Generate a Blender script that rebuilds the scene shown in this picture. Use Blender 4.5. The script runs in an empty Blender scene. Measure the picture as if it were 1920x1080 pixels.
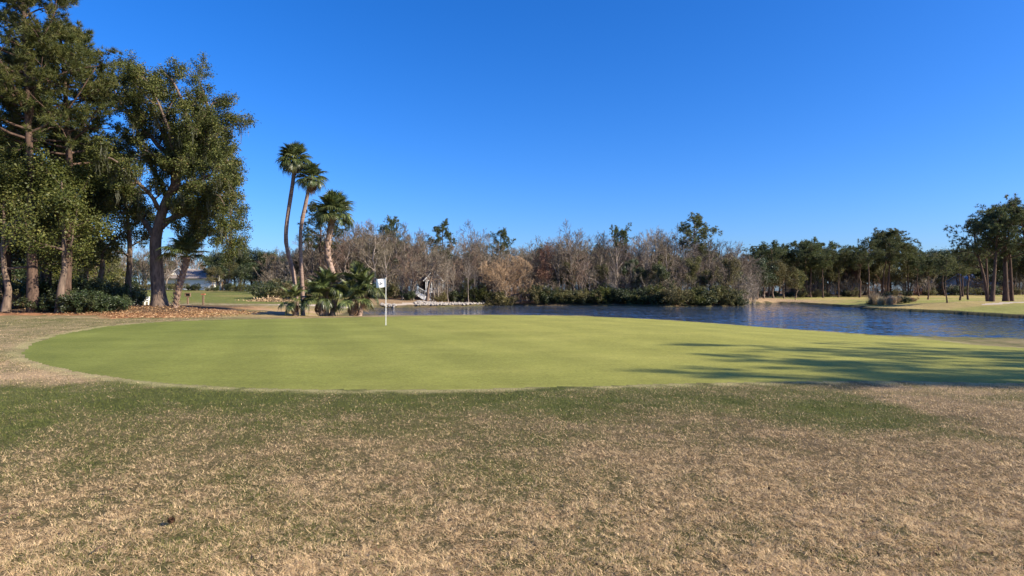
import bpy, math
import numpy as np
from mathutils import Vector, Matrix, Euler

R = math.radians
sc = bpy.context.scene
COL = sc.collection

# ------------------------------------------------------------------ camera, sky, sun, exposure
F = 1144.0          # focal length in pixels of a 1920 px wide frame
HY = 545.0          # row of the horizon
EYE = 1.6
cam_d = bpy.data.cameras.new('camera')
cam = bpy.data.objects.new('camera', cam_d)
COL.objects.link(cam)
cam.location = (0, 0, EYE)
cam.rotation_euler = (R(90), 0, 0)
cam_d.sensor_width = 36.0
cam_d.lens = F / 1920 * 36
cam_d.shift_y = (HY - 540) / 1920
cam_d.clip_start = 0.1
cam_d.clip_end = 3000
sc.camera = cam

SUN_AZ = 110.0      # clockwise from the view direction
SUN_EL = 30.0
sunv = Vector((math.sin(R(SUN_AZ)) * math.cos(R(SUN_EL)), math.cos(R(SUN_AZ)) * math.cos(R(SUN_EL)), math.sin(R(SUN_EL))))
world = bpy.data.worlds.new('World')
sc.world = world
world.use_nodes = True
wn = world.node_tree
bg = wn.nodes['Background']
sky = wn.nodes.new('ShaderNodeTexSky')
sky.sky_type = 'NISHITA'
sky.sun_disc = False
sky.sun_elevation = R(SUN_EL)
sky.sun_rotation = R(SUN_AZ)
sky.altitude = 0
sky.air_density = 1.0
sky.dust_density = 1.0
sky.ozone_density = 6.0
hs = wn.nodes.new('ShaderNodeHueSaturation')
hs.inputs['Saturation'].default_value = 1.25
wn.links.new(sky.outputs[0], hs.inputs['Color'])
tn = wn.nodes.new('ShaderNodeVectorMath'); tn.operation = 'MULTIPLY'
tn.inputs[1].default_value = (.66, .78, 1.06)     # clear winter blue
wn.links.new(hs.outputs[0], tn.inputs[0])
wn.links.new(tn.outputs[0], bg.inputs['Color'])
bg.inputs['Strength'].default_value = 0.10
sl = bpy.data.lights.new('sun', 'SUN')
sl.energy = 5.0
sl.angle = R(0.5)
sl.color = (1.0, 0.90, 0.72)
so = bpy.data.objects.new('sun', sl)
COL.objects.link(so)
so.rotation_euler = sunv.to_track_quat('Z', 'Y').to_euler()
so.location = (60, -20, 60)
sc.view_settings.view_transform = 'Standard'
sc.view_settings.look = 'None'
sc.view_settings.gamma = 1.0
sc.view_settings.use_curve_mapping = False
sc.view_settings.exposure = 1.05
sc.render.film_transparent = False
try:
    sc.cycles.max_bounces = 6
    sc.cycles.transparent_max_bounces = 4
except Exception:
    pass

# ------------------------------------------------------------------ helpers
def nrm(a):
    return a / np.maximum(np.linalg.norm(a, axis=-1, keepdims=True), 1e-9)

def make_mesh(name, V, polys, mat=None, smooth=False, tint=None, col=None):
    V = np.asarray(V, dtype=np.float64).reshape(-1, 3)
    polys = [np.asarray(p, dtype=np.int64) for p in polys if len(p)]
    me = bpy.data.meshes.new(name)
    me.vertices.add(len(V))
    me.vertices.foreach_set('co', V.astype(np.float32).ravel())
    loops = np.concatenate([p.ravel() for p in polys])
    starts = []
    o = 0
    for p in polys:
        starts.append(o + np.arange(len(p)) * p.shape[1])
        o += p.size
    starts = np.concatenate(starts)
    me.loops.add(len(loops))
    me.loops.foreach_set('vertex_index', loops.astype(np.int32))
    me.polygons.add(len(starts))
    me.polygons.foreach_set('loop_start', starts.astype(np.int32))
    me.update(calc_edges=True)
    me.polygons.foreach_set('use_smooth', np.full(len(starts), bool(smooth)))
    if tint is not None:
        a = me.attributes.new('tint', 'FLOAT', 'POINT')
        a.data.foreach_set('value', np.asarray(tint, dtype=np.float32).ravel())
    if col is not None:
        a = me.attributes.new('col', 'FLOAT_COLOR', 'POINT')
        c4 = np.ones((len(V), 4), dtype=np.float32)
        c4[:, :3] = col
        a.data.foreach_set('color', c4.ravel())
    if mat:
        me.materials.append(mat)
    me.update()
    return me

class MB:
    """collects pieces of geometry for one mesh"""
    def __init__(s):
        s.V = []; s.P = {}; s.T = []; s.n = 0
    def add(s, V, polys, tint=None):
        V = np.asarray(V, dtype=np.float64).reshape(-1, 3)
        if not isinstance(polys, list) or (len(polys) and not hasattr(polys[0], 'shape')):
            polys = [np.asarray(polys)]
        for p in polys:
            p = np.asarray(p)
            if len(p):
                s.P.setdefault(p.shape[1], []).append(p + s.n)
        s.V.append(V)
        s.T.append(np.full(len(V), 0.5) if tint is None else np.broadcast_to(np.asarray(tint, dtype=float), (len(V),)))
        s.n += len(V)
        return s
    def box(s, cx, cy, cz, sx, sy, sz, rz=0.0, rx=0.0, ry=0.0):
        v = np.array([[x, y, z] for x in (-.5, .5) for y in (-.5, .5) for z in (-.5, .5)]) * [sx, sy, sz]
        m = np.array(Euler((rx, ry, rz)).to_matrix())
        v = v @ m.T + [cx, cy, cz]
        f = np.array([[0, 1, 3, 2], [4, 6, 7, 5], [0, 4, 5, 1], [2, 3, 7, 6], [0, 2, 6, 4], [1, 5, 7, 3]])
        return s.add(v, [f])
    def mesh(s, name, mat, smooth=False):
        return make_mesh(name, np.concatenate(s.V), [np.concatenate(p) for p in s.P.values()], mat, smooth, np.concatenate(s.T))

def tubes(P, Rr, sides, cap=False):
    """P (B,n,3), Rr (B,n) -> verts, quads of B tubes"""
    P = np.asarray(P, float); Rr = np.asarray(Rr, float)
    if P.ndim == 2:
        P = P[None]; Rr = Rr[None]
    B, n, _ = P.shape
    T = np.empty_like(P)
    T[:, 1:-1] = P[:, 2:] - P[:, :-2] if n > 2 else T[:, 1:-1]
    T[:, 0] = P[:, 1] - P[:, 0]; T[:, -1] = P[:, -1] - P[:, -2]
    T = nrm(T)
    mean = nrm(P[:, -1] - P[:, 0])
    ref = np.where(np.abs(mean[:, 2:3]) > 0.8, np.array([[1.0, 0, 0]]), np.array([[0, 0, 1.0]]))
    U = nrm(np.cross(T, ref[:, None, :])); W = np.cross(T, U)
    a = np.arange(sides) * 2 * math.pi / sides
    V = P[:, :, None, :] + Rr[:, :, None, None] * (np.cos(a)[None, None, :, None] * U[:, :, None, :] + np.sin(a)[None, None, :, None] * W[:, :, None, :])
    idx = np.arange(B * n * sides).reshape(B, n, sides)
    nx = np.roll(idx, -1, axis=2)
    Q = np.stack([idx[:, :-1], nx[:, :-1], nx[:, 1:], idx[:, 1:]], axis=-1).reshape(-1, 4)
    return V.reshape(-1, 3), Q

def tag(o, label=None, cat=None, group=None, kind=None):
    if label: o['label'] = label
    if cat: o['category'] = cat
    if group: o['group'] = group
    if kind: o['kind'] = kind
    return o

def thing(name, label, cat, loc, rz=0.0, group=None, s=1.0):
    o = bpy.data.objects.new(name, None)
    o.empty_display_size = 0.2
    COL.objects.link(o)
    o.location = loc; o.rotation_euler = (0, 0, rz)
    o.scale = (s, s, s) if not hasattr(s, '__len__') else s
    return tag(o, label, cat, group)

def part(name, me, parent=None, loc=(0, 0, 0), rot=(0, 0, 0), s=1.0):
    o = bpy.data.objects.new(name, me)
    COL.objects.link(o)
    o.location = loc; o.rotation_euler = rot
    o.scale = (s, s, s) if not hasattr(s, '__len__') else s
    if parent: o.parent = parent
    return o

def hash2(ix, iy, seed):
    h = (ix.astype(np.int64) * 374761393 + iy.astype(np.int64) * 668265263 + seed * 974711) & 0xffffffff
    h = ((h ^ (h >> 13)) * 1274126177) & 0xffffffff
    return ((h ^ (h >> 16)) & 0xffff) / 65535.0

def vnoise(x, y, seed=0):
    x = np.asarray(x, float); y = np.asarray(y, float)
    ix = np.floor(x); iy = np.floor(y)
    fx = x - ix; fy = y - iy
    fx = fx * fx * (3 - 2 * fx); fy = fy * fy * (3 - 2 * fy)
    ix = ix.astype(np.int64); iy = iy.astype(np.int64)
    a = hash2(ix, iy, seed); b = hash2(ix + 1, iy, seed); c = hash2(ix, iy + 1, seed); d = hash2(ix + 1, iy + 1, seed)
    return (a * (1 - fx) + b * fx) * (1 - fy) + (c * (1 - fx) + d * fx) * fy

def fbm(x, y, seed=0, oct=4):
    s = 0; a = 0.5; t = 0
    for i in range(oct):
        s = s + a * vnoise(x * 2 ** i + 17.3 * i, y * 2 ** i - 9.1 * i, seed + i); t += a; a *= 0.55
    return s / t

def sstep(a, b, x):
    t = np.clip((x - a) / (b - a), 0, 1)
    return t * t * (3 - 2 * t)

def poly_sdf(X, Y, poly):
    """signed distance, positive inside"""
    X = np.asarray(X, float); Y = np.asarray(Y, float)
    p = np.asarray(poly, float)
    d2 = np.full(X.shape, 1e18); ins = np.zeros(X.shape, bool)
    for i in range(len(p)):
        ax, ay = p[i - 1]; bx, by = p[i]
        ex, ey = bx - ax, by - ay
        t = np.clip(((X - ax) * ex + (Y - ay) * ey) / (ex * ex + ey * ey + 1e-12), 0, 1)
        d2 = np.minimum(d2, (X - ax - t * ex) ** 2 + (Y - ay - t * ey) ** 2)
        c = ((ay > Y) != (by > Y)) & (X < (bx - ax) * (Y - ay) / (by - ay + 1e-12) + ax)
        ins ^= c
    return np.where(ins, 1, -1) * np.sqrt(d2)

def line_dist(X, Y, pts):
    d2 = np.full(np.shape(X), 1e18)
    for (ax, ay), (bx, by) in zip(pts[:-1], pts[1:]):
        ex, ey = bx - ax, by - ay
        t = np.clip(((X - ax) * ex + (Y - ay) * ey) / (ex * ex + ey * ey), 0, 1)
        d2 = np.minimum(d2, (X - ax - t * ex) ** 2 + (Y - ay - t * ey) ** 2)
    return np.sqrt(d2)

def PX(px, py, Y):
    """the point of the place seen at (px,py) of the photograph, at distance Y"""
    return np.array([(px - 960) / F * Y, Y, EYE - (py - HY) / F * Y])

# ------------------------------------------------------------------ terrain
WATER = -1.0
LAKE = [(-14, 47), (-5, 45.5), (6, 43), (12, 38.5), (15.5, 33), (18.7, 29.4), (23, 27), (28, 25.6), (40, 24.6), (60, 25), (85, 30), (90, 42), (70, 46), (56, 50),
        (48, 57), (48.8, 64), (49.5, 71), (49.2, 80), (48.6, 85), (49.8, 87), (53, 92.5), (53, 98), (55, 110), (57, 122), (55, 127), (51, 126), (46, 119), (40, 106), (37, 101.5),
        (25, 99), (18, 103), (13, 106), (4, 106), (-2, 110), (-5, 106), (-7.8, 99), (-11.5, 94.5), (-15, 94), (-21, 93), (-19.5, 80), (-16.4, 63), (-15, 54)]
ctrl = [(0, 0, 0), (-8, 3, 0), (8, 3, 0), (-12, 8, 0), (12, 8, 0), (0, 10, 0), (-15, 16, 0), (15, 12, 0), (0, 20, 0.0), (-8, 25, 0), (8, 24, 0),
        (-30, -30, 0), (30, -30, 0), (0, -60, 0), (-25, 10, 0.05), (-30, 25, 0.05), (25, 5, 0)]
for px, py, Y in [(200, 605, 30), (450, 598, 35), (700, 594, 38), (930, 590.5, 39), (1150, 597.5, 35), (1400, 615.5, 28.5), (1640, 633, 24.3), (1920, 641, 22.2),
                  (0, 592, 38), (150, 588, 40), (300, 578, 45), (62, 585, 41), (238, 572, 50), (262, 575, 55), (340, 571, 58), (450, 571, 64), (540, 571, 70),
                  (340, 578, 46), (560, 592, 43), (655, 592, 43), (600, 580, 52), (640, 570, 75), (700, 568, 88), (800, 566, 99), (900, 566, 107), (950, 565, 112),
                  (480, 560, 88), (400, 547, 125), (450, 549, 108), (250, 548, 120), (300, 546, 125), (100, 562, 65), (0, 566, 62), (500, 553, 100),
                  (1500, 560, 140), (1600, 558, 150), (1700, 573, 85), (1800, 573, 75), (1860, 565, 85), (1776, 568, 80), (1670, 567, 95), (1900, 580, 62)]:
    ctrl.append(tuple(PX(px, py, Y)))
ctrl += [(-60, 150, 1.7), (-100, 100, 1.5), (0, 130, .2), (30, 125, .1), (60, 155, .1), (100, 150, .1), (90, 100, 0), (0, 250, .6), (-150, 250, 2.2),
         (150, 250, .6), (100, 60, -0.1), (120, 20, 0), (60, 12, -.1), (80, 0, 0), (30, 22, -.25), (42, 20, -.25), (-100, 0, .2), (-80, 40, .5)]
ctrl = np.array(ctrl, float)
def _U(r2):
    return r2 * np.log(r2 + 1e-6)
_c = ctrl[:, :2] / 50.0
_n = len(_c)
_K = _U(((_c[:, None] - _c[None]) ** 2).sum(-1)) + 0.0008 * np.eye(_n)
_Pm = np.concatenate([np.ones((_n, 1)), _c], 1)
_A = np.block([[_K, _Pm], [_Pm.T, np.zeros((3, 3))]])
_w = np.linalg.solve(_A, np.concatenate([ctrl[:, 2], np.zeros(3)]))
def base_h(X, Y):
    X = np.asarray(X, float); Y = np.asarray(Y, float)
    x = X / 50; y = Y / 50
    z = _w[_n] + _w[_n + 1] * x + _w[_n + 2] * y
    for i in range(_n):
        z = z + _w[i] * _U((x - _c[i, 0]) ** 2 + (y - _c[i, 1]) ** 2)
    k = sstep(150, 260, np.sqrt(X * X + Y * Y))
    return z * (1 - k) + 0.9 * k

OAK = PX(300, 578, 45)
def height(X, Y):
    X = np.asarray(X, float); Y = np.asarray(Y, float)
    z = base_h(X, Y)
    # the mulch mound round the oak and the cabbage palm
    z = z + 0.16 * np.exp(-(((X - OAK[0] - .6) / 2.6) ** 2 + ((Y - OAK[1] + .4) / 2.2) ** 2))
    s = poly_sdf(X, Y, LAKE) + 0.7 * (fbm(X * .35, Y * .35, 5) - .5)
    d = -s
    wid = np.where(Y < 48, 4.2, 8.0)
    low = WATER + 0.32
    lip = np.minimum(low, z)
    zb = np.where(d > 0, lip + (z - lip) * sstep(0, 1, d / wid), lip)
    zb = np.where(d < 0.35, WATER - 0.25 + (zb - WATER + 0.25) * sstep(-0.5, 0.35, d), zb)
    zb = np.where(d < -0.5, WATER - 0.25 - np.minimum(1.2, (-d - .5) * .25), zb)
    return zb
def H(x, y):
    return float(height(np.array([x]), np.array([y]))[0])
def ground(px, py):
    """plan position of the ground seen at (px,py)"""
    Y = 20.0
    z = 0.0
    for _ in range(40):
        Y = (EYE - z) * F / max(py - HY, 1.0)
        z = .5 * z + .5 * H((px - 960) / F * Y, Y)
    return ((px - 960) / F * Y, Y)
def at(px, Y, dz=0.0):
    x = (px - 960) / F * Y
    return (x, Y, H(x, Y) + dz)

GREEN = [ground(*p) for p in [(40, 662), (60, 645), (110, 628), (200, 612), (300, 603.5), (420, 599)]]
GREEN += [(-13.3, 35.6), (-9.5, 37.2), (-5, 38.4), (-1, 39), (3, 38.3), (6.2, 37.2), (9.5, 34.2), (12.2, 30.6), (14.4, 27.4), (16.4, 24.4)]
GREEN += [ground(*p) for p in [(1820, 646), (1900, 651), (1990, 660), (2080, 672), (2100, 690), (2040, 712), (1920, 719), (1700, 714.5), (1500, 715), (1300, 718),
          (1100, 724), (900, 729), (750, 731), (600, 730), (450, 727), (330, 720), (230, 710), (150, 698), (90, 685), (50, 672)]]
PATHL = [(-70, 50), (-45, 54)] + [PX(px, 0, Y)[:2].tolist() for px, Y in [(240, 53), (340, 57.5), (450, 63), (540, 69), (640, 78), (700, 88), (760, 97), (830, 101), (900, 107), (960, 113), (1010, 121), (1040, 135)]]
PATHR = [(44, 132), (52, 133), (58, 120)]
PATH2 = [(58, 74), (62, 76), (75, 77), (95, 76), (130, 80)]

# ---- polar ground grid
ang = np.concatenate([np.arange(-180, -56, 4.0), np.arange(-56, 56.01, 0.2), np.arange(60, 180, 4.0)])
rr = [0.0, 0.5, 1.0, 1.5]
def ext(to, k):
    while rr[-1] < to:
        rr.append(rr[-1] * (1 + k))
ext(9, .012); ext(22, .010); ext(60, .015); ext(140, .014); ext(250, .03); ext(1500, .1)
rr = np.array(rr)
AA, RR = np.meshgrid(R(1) * ang, rr, indexing='ij')
GX = np.sin(AA) * RR; GY = np.cos(AA) * RR
GZ = height(GX.ravel(), GY.ravel()).reshape(GX.shape)
sd_green = poly_sdf(GX.ravel(), GY.ravel(), GREEN).reshape(GX.shape)
# small unevenness of the rough
rough = sstep(0.0, -1.2, sd_green)
GZ = GZ + rough * 0.05 * (fbm(GX * 1.3, GY * 1.3, 3) - .5) + rough * 0.10 * (fbm(GX * .3, GY * .3, 9) - .5)
sd_g2 = sd_green + 0.12 * (fbm(GX * 1.6, GY * 1.6, 21) - .5) + 0.05 * (vnoise(GX * 9, GY * 9, 4) - .5)
sd_lake = poly_sdf(GX.ravel(), GY.ravel(), LAKE).reshape(GX.shape)
d_path = line_dist(GX, GY, PATHL) + 0.35 * (vnoise(GX * .8, GY * .8, 31) - .5)
d_path2 = line_dist(GX, GY, PATH2)

# ---- dryness of the rough, given where it stands
dry_pts = []
for px, py, v in [(0, 800, .24), (200, 800, .34), (400, 800, .48), (700, 790, .58), (1000, 800, .72), (1300, 810, .72), (1500, 820, .92), (1800, 770, .98), (1710, 742, .85), (1600, 765, .2),
                  (1480, 755, .25), (1660, 775, .3), (1540, 735, .35), (1300, 745, .3), (1000, 755, .16), (700, 752, .10), (400, 750, .08), (150, 735, .1), (0, 740, .12), (0, 900, .42), (200, 880, .45), (500, 880, .62),
                  (800, 860, .72), (1100, 880, .84), (1400, 880, .9), (1700, 880, .95), (1900, 880, .9), (0, 960, .78), (300, 960, .85), (700, 960, .9), (1100, 980, .92), (1500, 980, .9), (1900, 980, .8), (0, 1060, .85), (500, 1060, .88), (1000, 1060, .92), (1500, 1060, .85), (1900, 1060, .75),
                  (20, 690, .85), (70, 703, .92), (140, 704, .85), (0, 655, .6), (30, 640, .6), (60, 615, .5), (150, 606, .45), (0, 610, .35), (1900, 742, .75), (1850, 660, .25), (1700, 650, .22), (1910, 648, .4), (1500, 627, .25), (1300, 610, .3), (-200, 760, .3), (-200, 900, .5), (2100, 760, .9), (2100, 900, .8),
                  (400, 735, .12), (800, 737, .1), (1200, 730, .2)]:
    x, y = (px - 960) / F * 1.6 * F / (py - HY), 1.6 * F / (py - HY)
    dry_pts.append((x, y, v))
dry_pts += [(0, -5, .9), (-10, -10, .8), (10, -10, .8), (20, 5, .8), (-25, 10, .5)]
dry_pts = np.array(dry_pts)
def dryness(X, Y):
    X = np.asarray(X, float); Y = np.asarray(Y, float)
    num = np.zeros(X.shape); den = np.zeros(X.shape)
    for x, y, v in dry_pts:
        sc_ = 0.35 + 0.05 * np.hypot(x, y)
        w = 1.0 / (((X - x) ** 2 + ((Y - y) * 1.0) ** 2) / sc_ ** 2 + .25) ** 2
        num += w * v; den += w
    return num / den

dry = dryness(GX, GY)
def C(*a): return np.array(a, float)
TAN = C(.40, .285, .165); THATCH = C(.10, .072, .038); DKGRN = C(.075, .085, .022); ROUGH = C(.105, .11, .035)
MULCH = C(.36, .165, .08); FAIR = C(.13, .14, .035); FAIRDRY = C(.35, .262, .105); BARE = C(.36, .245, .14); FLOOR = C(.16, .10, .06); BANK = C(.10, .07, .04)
def mixc(a, b, t):
    return a * (1 - t[..., None]) + b * t[..., None]
n1 = fbm(GX * .5, GY * .5, 41); n2 = fbm(GX * 2.5, GY * 2.5, 43); n3 = fbm(GX * .12, GY * .12, 47)
dd = np.clip(dry + (n1 - .5) * .8 + (n2 - .5) * .8, 0, 1)
col = mixc(DKGRN * np.ones(GX.shape + (1,)), THATCH * 1.25, dd)
farmix = sstep(9, 15, RR)        # beyond the blades the sheet itself shows the grass colour
col = col * (1 - farmix[..., None]) + mixc(ROUGH * np.ones(GX.shape + (1,)), TAN * .9, dd) * farmix[..., None]
# pale collar round the green
collar = np.exp(-((sd_green + .16) / .2) ** 2) * sstep(.3, .6, n2 + .12 * sstep(2, -8, GX))
col = mixc(col, C(.33, .29, .13) * np.ones_like(col), np.clip(collar * .9, 0, 1))
# pine straw under the left trees, its deeper part darkened as painted shade
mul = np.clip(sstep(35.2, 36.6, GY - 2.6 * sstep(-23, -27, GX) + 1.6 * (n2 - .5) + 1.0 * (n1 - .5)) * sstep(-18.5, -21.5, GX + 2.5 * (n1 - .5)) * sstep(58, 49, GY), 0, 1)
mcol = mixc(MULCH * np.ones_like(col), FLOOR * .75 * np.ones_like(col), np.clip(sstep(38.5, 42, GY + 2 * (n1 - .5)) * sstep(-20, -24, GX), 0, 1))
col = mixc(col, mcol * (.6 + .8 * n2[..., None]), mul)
# strip of ground behind the green round the palms down to the pond
bar = np.clip(sstep(36.5, 41.0, GY + 1.5 * (n2 - .5) - .05 * np.abs(GX + 14)) * sstep(-24, -19, GX) * sstep(-8, -12, GX) * sstep(72, 60, GY), 0, 1)
bcol = mixc(BARE * np.ones_like(col), FAIRDRY * .85 * np.ones_like(col), sstep(.42, .58, n1))
col = mixc(col, bcol, bar)
# left fairway beyond the path
fw = np.clip(sstep(1.5, 4.5, line_dist(GX, GY, PATHL)) * sstep(0, 10, GY - 58 - (GX + 45) * .35) * sstep(-12, -20, GX), 0, 1)
fcol = mixc(FAIR * np.ones_like(col), FAIRDRY * .7, np.clip(sstep(.48, .75, n3) * .8, 0, 1))
col = mixc(col, fcol, fw)
# land between path and pond at the far bank, forest floor beyond
fl = np.clip(sstep(90, 95, GY + 4 * (n1 - .5)) * sstep(-30, -22, GX) * sstep(4, -1, GX), 0, 1)
col = mixc(col, BARE * .72 * np.ones_like(col), fl)
wood = np.clip(sstep(104, 112, 14 * sstep(-1, 4, GX) + GY + .12 * np.abs(GX) + 4 * (n1 - .5)) * sstep(-42, -34, GX - .3 * (110 - GY)) * sstep(46, 40, GX - .16 * (GY - 106)), 0, 1)
col = mixc(col, FLOOR * np.ones_like(col), wood)
# right-hand course across the water
rg = np.clip(sstep(44, 47, GX) * sstep(38, 46, GY), 0, 1)
rcol = mixc(FAIRDRY * np.ones_like(col), C(.245, .235, .065) * np.ones_like(col), sstep(.38, .62, n3))
rcol = mixc(rcol, C(.40, .27, .15) * np.ones_like(col), np.clip(sstep(6, 0, np.abs(GY - 84 - (GX - 62) * .2)) * sstep(58, 64, GX) * .8, 0, 1))
rcol = mixc(rcol, BARE * np.ones_like(col), sstep(112, 122, GY) * sstep(64, 58, GX))
col = mixc(col, rcol, rg)
fr = np.clip(sstep(150, 165, GY + 6 * (n1 - .5)), 0, 1) * sstep(20, 40, GX)
col = mixc(col, FLOOR * np.ones_like(col), fr)
# wet muddy bank just above the water
dl = -sd_lake
bk = np.clip(sstep(1.1, .5, dl + .6 * (n2 - .5)) * sstep(-30, -18, GX), 0, 1)
col = mixc(col, mixc(BANK * np.ones_like(col), C(.07, .075, .03), n1), bk)
col = col * (.82 + .36 * n2[..., None])

def node_mat(name):
    m = bpy.data.materials.new(name)
    m.use_nodes = True
    nt = m.node_tree
    b = nt.nodes['Principled BSDF']
    return m, nt, b
def nd(nt, t, **kw):
    n = nt.nodes.new(t)
    for k, v in kw.items():
        if k in n.inputs.keys(): n.inputs[k].default_value = v
        else: setattr(n, k, v)
    return n
def ramp(nt, stops):
    r = nt.nodes.new('ShaderNodeValToRGB')
    el = r.color_ramp.elements
    while len(el) > 1: el.remove(el[0])
    el[0].position = stops[0][0]; el[0].color = (*stops[0][1], 1)
    for p, c in stops[1:]:
        e = el.new(p); e.color = (*c, 1)
    return r
def mapped_noise(nt, scale, detail=4, rough=.6, mscale=(1, 1, 1), src='Position'):
    if src == 'Position':
        g = nt.nodes.new('ShaderNodeNewGeometry'); out = g.outputs['Position']
    else:
        g = nt.nodes.new('ShaderNodeTexCoord'); out = g.outputs['Object']
    mp = nt.nodes.new('ShaderNodeMapping'); mp.inputs['Scale'].default_value = mscale
    nt.links.new(out, mp.inputs['Vector'])
    n = nd(nt, 'ShaderNodeTexNoise', Scale=scale, Detail=detail, Roughness=rough)
    nt.links.new(mp.outputs[0], n.inputs['Vector'])
    return n
def mul_val(nt, colsock, facsock, lo, hi):
    mr = nd(nt, 'ShaderNodeMapRange'); mr.inputs['From Min'].default_value = .25; mr.inputs['From Max'].default_value = .75
    mr.inputs['To Min'].default_value = lo; mr.inputs['To Max'].default_value = hi
    nt.links.new(facsock, mr.inputs['Value'])
    vm = nt.nodes.new('ShaderNodeVectorMath'); vm.operation = 'SCALE'
    nt.links.new(colsock, vm.inputs[0]); nt.links.new(mr.outputs[0], vm.inputs['Scale'])
    return vm.outputs[0]

def ground_mat(name, fine, amount, bump):
    m, nt, b = node_mat(name)
    a = nd(nt, 'ShaderNodeAttribute', attribute_name='col')
    s = a.outputs['Color']
    for sc_, am in fine:
        n = mapped_noise(nt, sc_, 5, .7)
        s = mul_val(nt, s, n.outputs['Fac'], 1 - am, 1 + am)
    nt.links.new(s, b.inputs['Base Color'])
    b.inputs['Roughness'].default_value = .95
    b.inputs['Specular IOR Level'].default_value = .1
    n = mapped_noise(nt, amount, 4, .7)
    bp = nd(nt, 'ShaderNodeBump', Strength=bump, Distance=.05)
    nt.links.new(n.outputs['Fac'], bp.inputs['Height']); nt.links.new(bp.outputs[0], b.inputs['Normal'])
    return m
M_ground = ground_mat('grass_ground', [(45, .35), (6, .22), (.9, .12)], 30, .9)
M_path = ground_mat('path_concrete', [(20, .15), (1.5, .12)], 20, .2)

def green_mat():
    m, nt, b = node_mat('putting_turf')
    n1_ = mapped_noise(nt, .35, 5, .65, (.8, 1.1, 1))
    r = ramp(nt, [(.25, (.172, .176, .037)), (.5, (.222, .222, .050)), (.75, (.285, .275, .068))])
    nt.links.new(n1_.outputs['Fac'], r.inputs[0])
    at_ = nd(nt, 'ShaderNodeAttribute', attribute_name='col')
    tone = nd(nt, 'ShaderNodeVectorMath', operation='MULTIPLY')
    nt.links.new(r.outputs[0], tone.inputs[0]); nt.links.new(at_.outputs['Color'], tone.inputs[1])
    s = tone.outputs[0]
    for sc_, am, ms in [(70, .30, (1, 1, 1)), (16, .26, (1, 1, 1)), (5, .13, (.8, 1.1, 1))]:
        n = mapped_noise(nt, sc_, 3, .7, ms)
        s = mul_val(nt, s, n.outputs['Fac'], 1 - am, 1 + am)
    # mowing passes
    g = nt.nodes.new('ShaderNodeNewGeometry')
    dt = nd(nt, 'ShaderNodeVectorMath', operation='DOT_PRODUCT'); dt.inputs[1].default_value = (.93, .36, 0)
    nt.links.new(g.outputs['Position'], dt.inputs[0])
    si = nd(nt, 'ShaderNodeMath', operation='SINE')
    ml = nd(nt, 'ShaderNodeMath', operation='MULTIPLY'); ml.inputs[1].default_value = 2.6
    nt.links.new(dt.outputs['Value'], ml.inputs[0]); nt.links.new(ml.outputs[0], si.inputs[0])
    mr = nd(nt, 'ShaderNodeMapRange'); mr.inputs['From Min'].default_value = -.4; mr.inputs['From Max'].default_value = .4; mr.inputs['To Min'].default_value = .96; mr.inputs['To Max'].default_value = 1.04
    nt.links.new(si.outputs[0], mr.inputs['Value'])
    vm = nd(nt, 'ShaderNodeVectorMath', operation='SCALE')
    nt.links.new(s, vm.inputs[0]); nt.links.new(mr.outputs[0], vm.inputs['Scale'])
    nt.links.new(vm.outputs[0], b.inputs['Base Color'])
    b.inputs['Roughness'].default_value = .9
    b.inputs['Specular IOR Level'].default_value = .15
    n = mapped_noise(nt, 70, 3, .7)
    bp = nd(nt, 'ShaderNodeBump', Strength=.5, Distance=.02)
    nt.links.new(n.outputs['Fac'], bp.inputs['Height']); nt.links.new(bp.outputs[0], b.inputs['Normal'])
    return m
M_green = green_mat()

NA, NR = GX.shape
gi = np.arange(NA * NR).reshape(NA, NR)
gj = np.roll(gi, -1, axis=0)
Q = np.stack([gi[:, 1:-1], gi[:, 2:], gj[:, 2:], gj[:, 1:-1]], -1).reshape(-1, 4)[:, ::-1]
T0 = np.stack([gi[:, 0], gi[:, 1], gj[:, 1]], -1)[:, ::-1]
VV = np.stack([GX.ravel(), GY.ravel(), GZ.ravel()], -1)
fc = lambda a: a.ravel()[Q].mean(1)
fg = fc(sd_g2) > 0
fp = ((fc(d_path) < 1.15) | (fc(d_path2) < 1.0)) & ~fg & (fc(sd_lake) < -1.2)
def sub_mesh(name, faces, mat, colarr, extra=None):
    polys = [faces] + ([extra] if extra is not None else [])
    used = np.unique(np.concatenate([p.ravel() for p in polys]))
    rem = np.full(len(VV), -1); rem[used] = np.arange(len(used))
    return make_mesh(name, VV[used], [rem[p] for p in polys], mat, True, None, colarr.reshape(-1, 3)[used])
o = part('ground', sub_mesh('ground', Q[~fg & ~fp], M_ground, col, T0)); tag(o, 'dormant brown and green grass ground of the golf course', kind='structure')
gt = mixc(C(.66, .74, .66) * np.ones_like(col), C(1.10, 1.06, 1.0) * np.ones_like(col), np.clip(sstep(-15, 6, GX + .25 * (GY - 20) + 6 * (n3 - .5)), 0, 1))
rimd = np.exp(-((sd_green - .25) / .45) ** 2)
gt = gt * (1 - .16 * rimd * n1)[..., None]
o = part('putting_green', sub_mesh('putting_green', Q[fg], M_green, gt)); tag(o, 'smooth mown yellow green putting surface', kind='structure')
pcol = (C(.44, .36, .28) * np.ones_like(col)) * (.85 + .3 * n2[..., None])
o = part('cart_path', sub_mesh('cart_path', Q[fp], M_path, pcol)); tag(o, 'pale sandy cart path', kind='structure')

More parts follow.
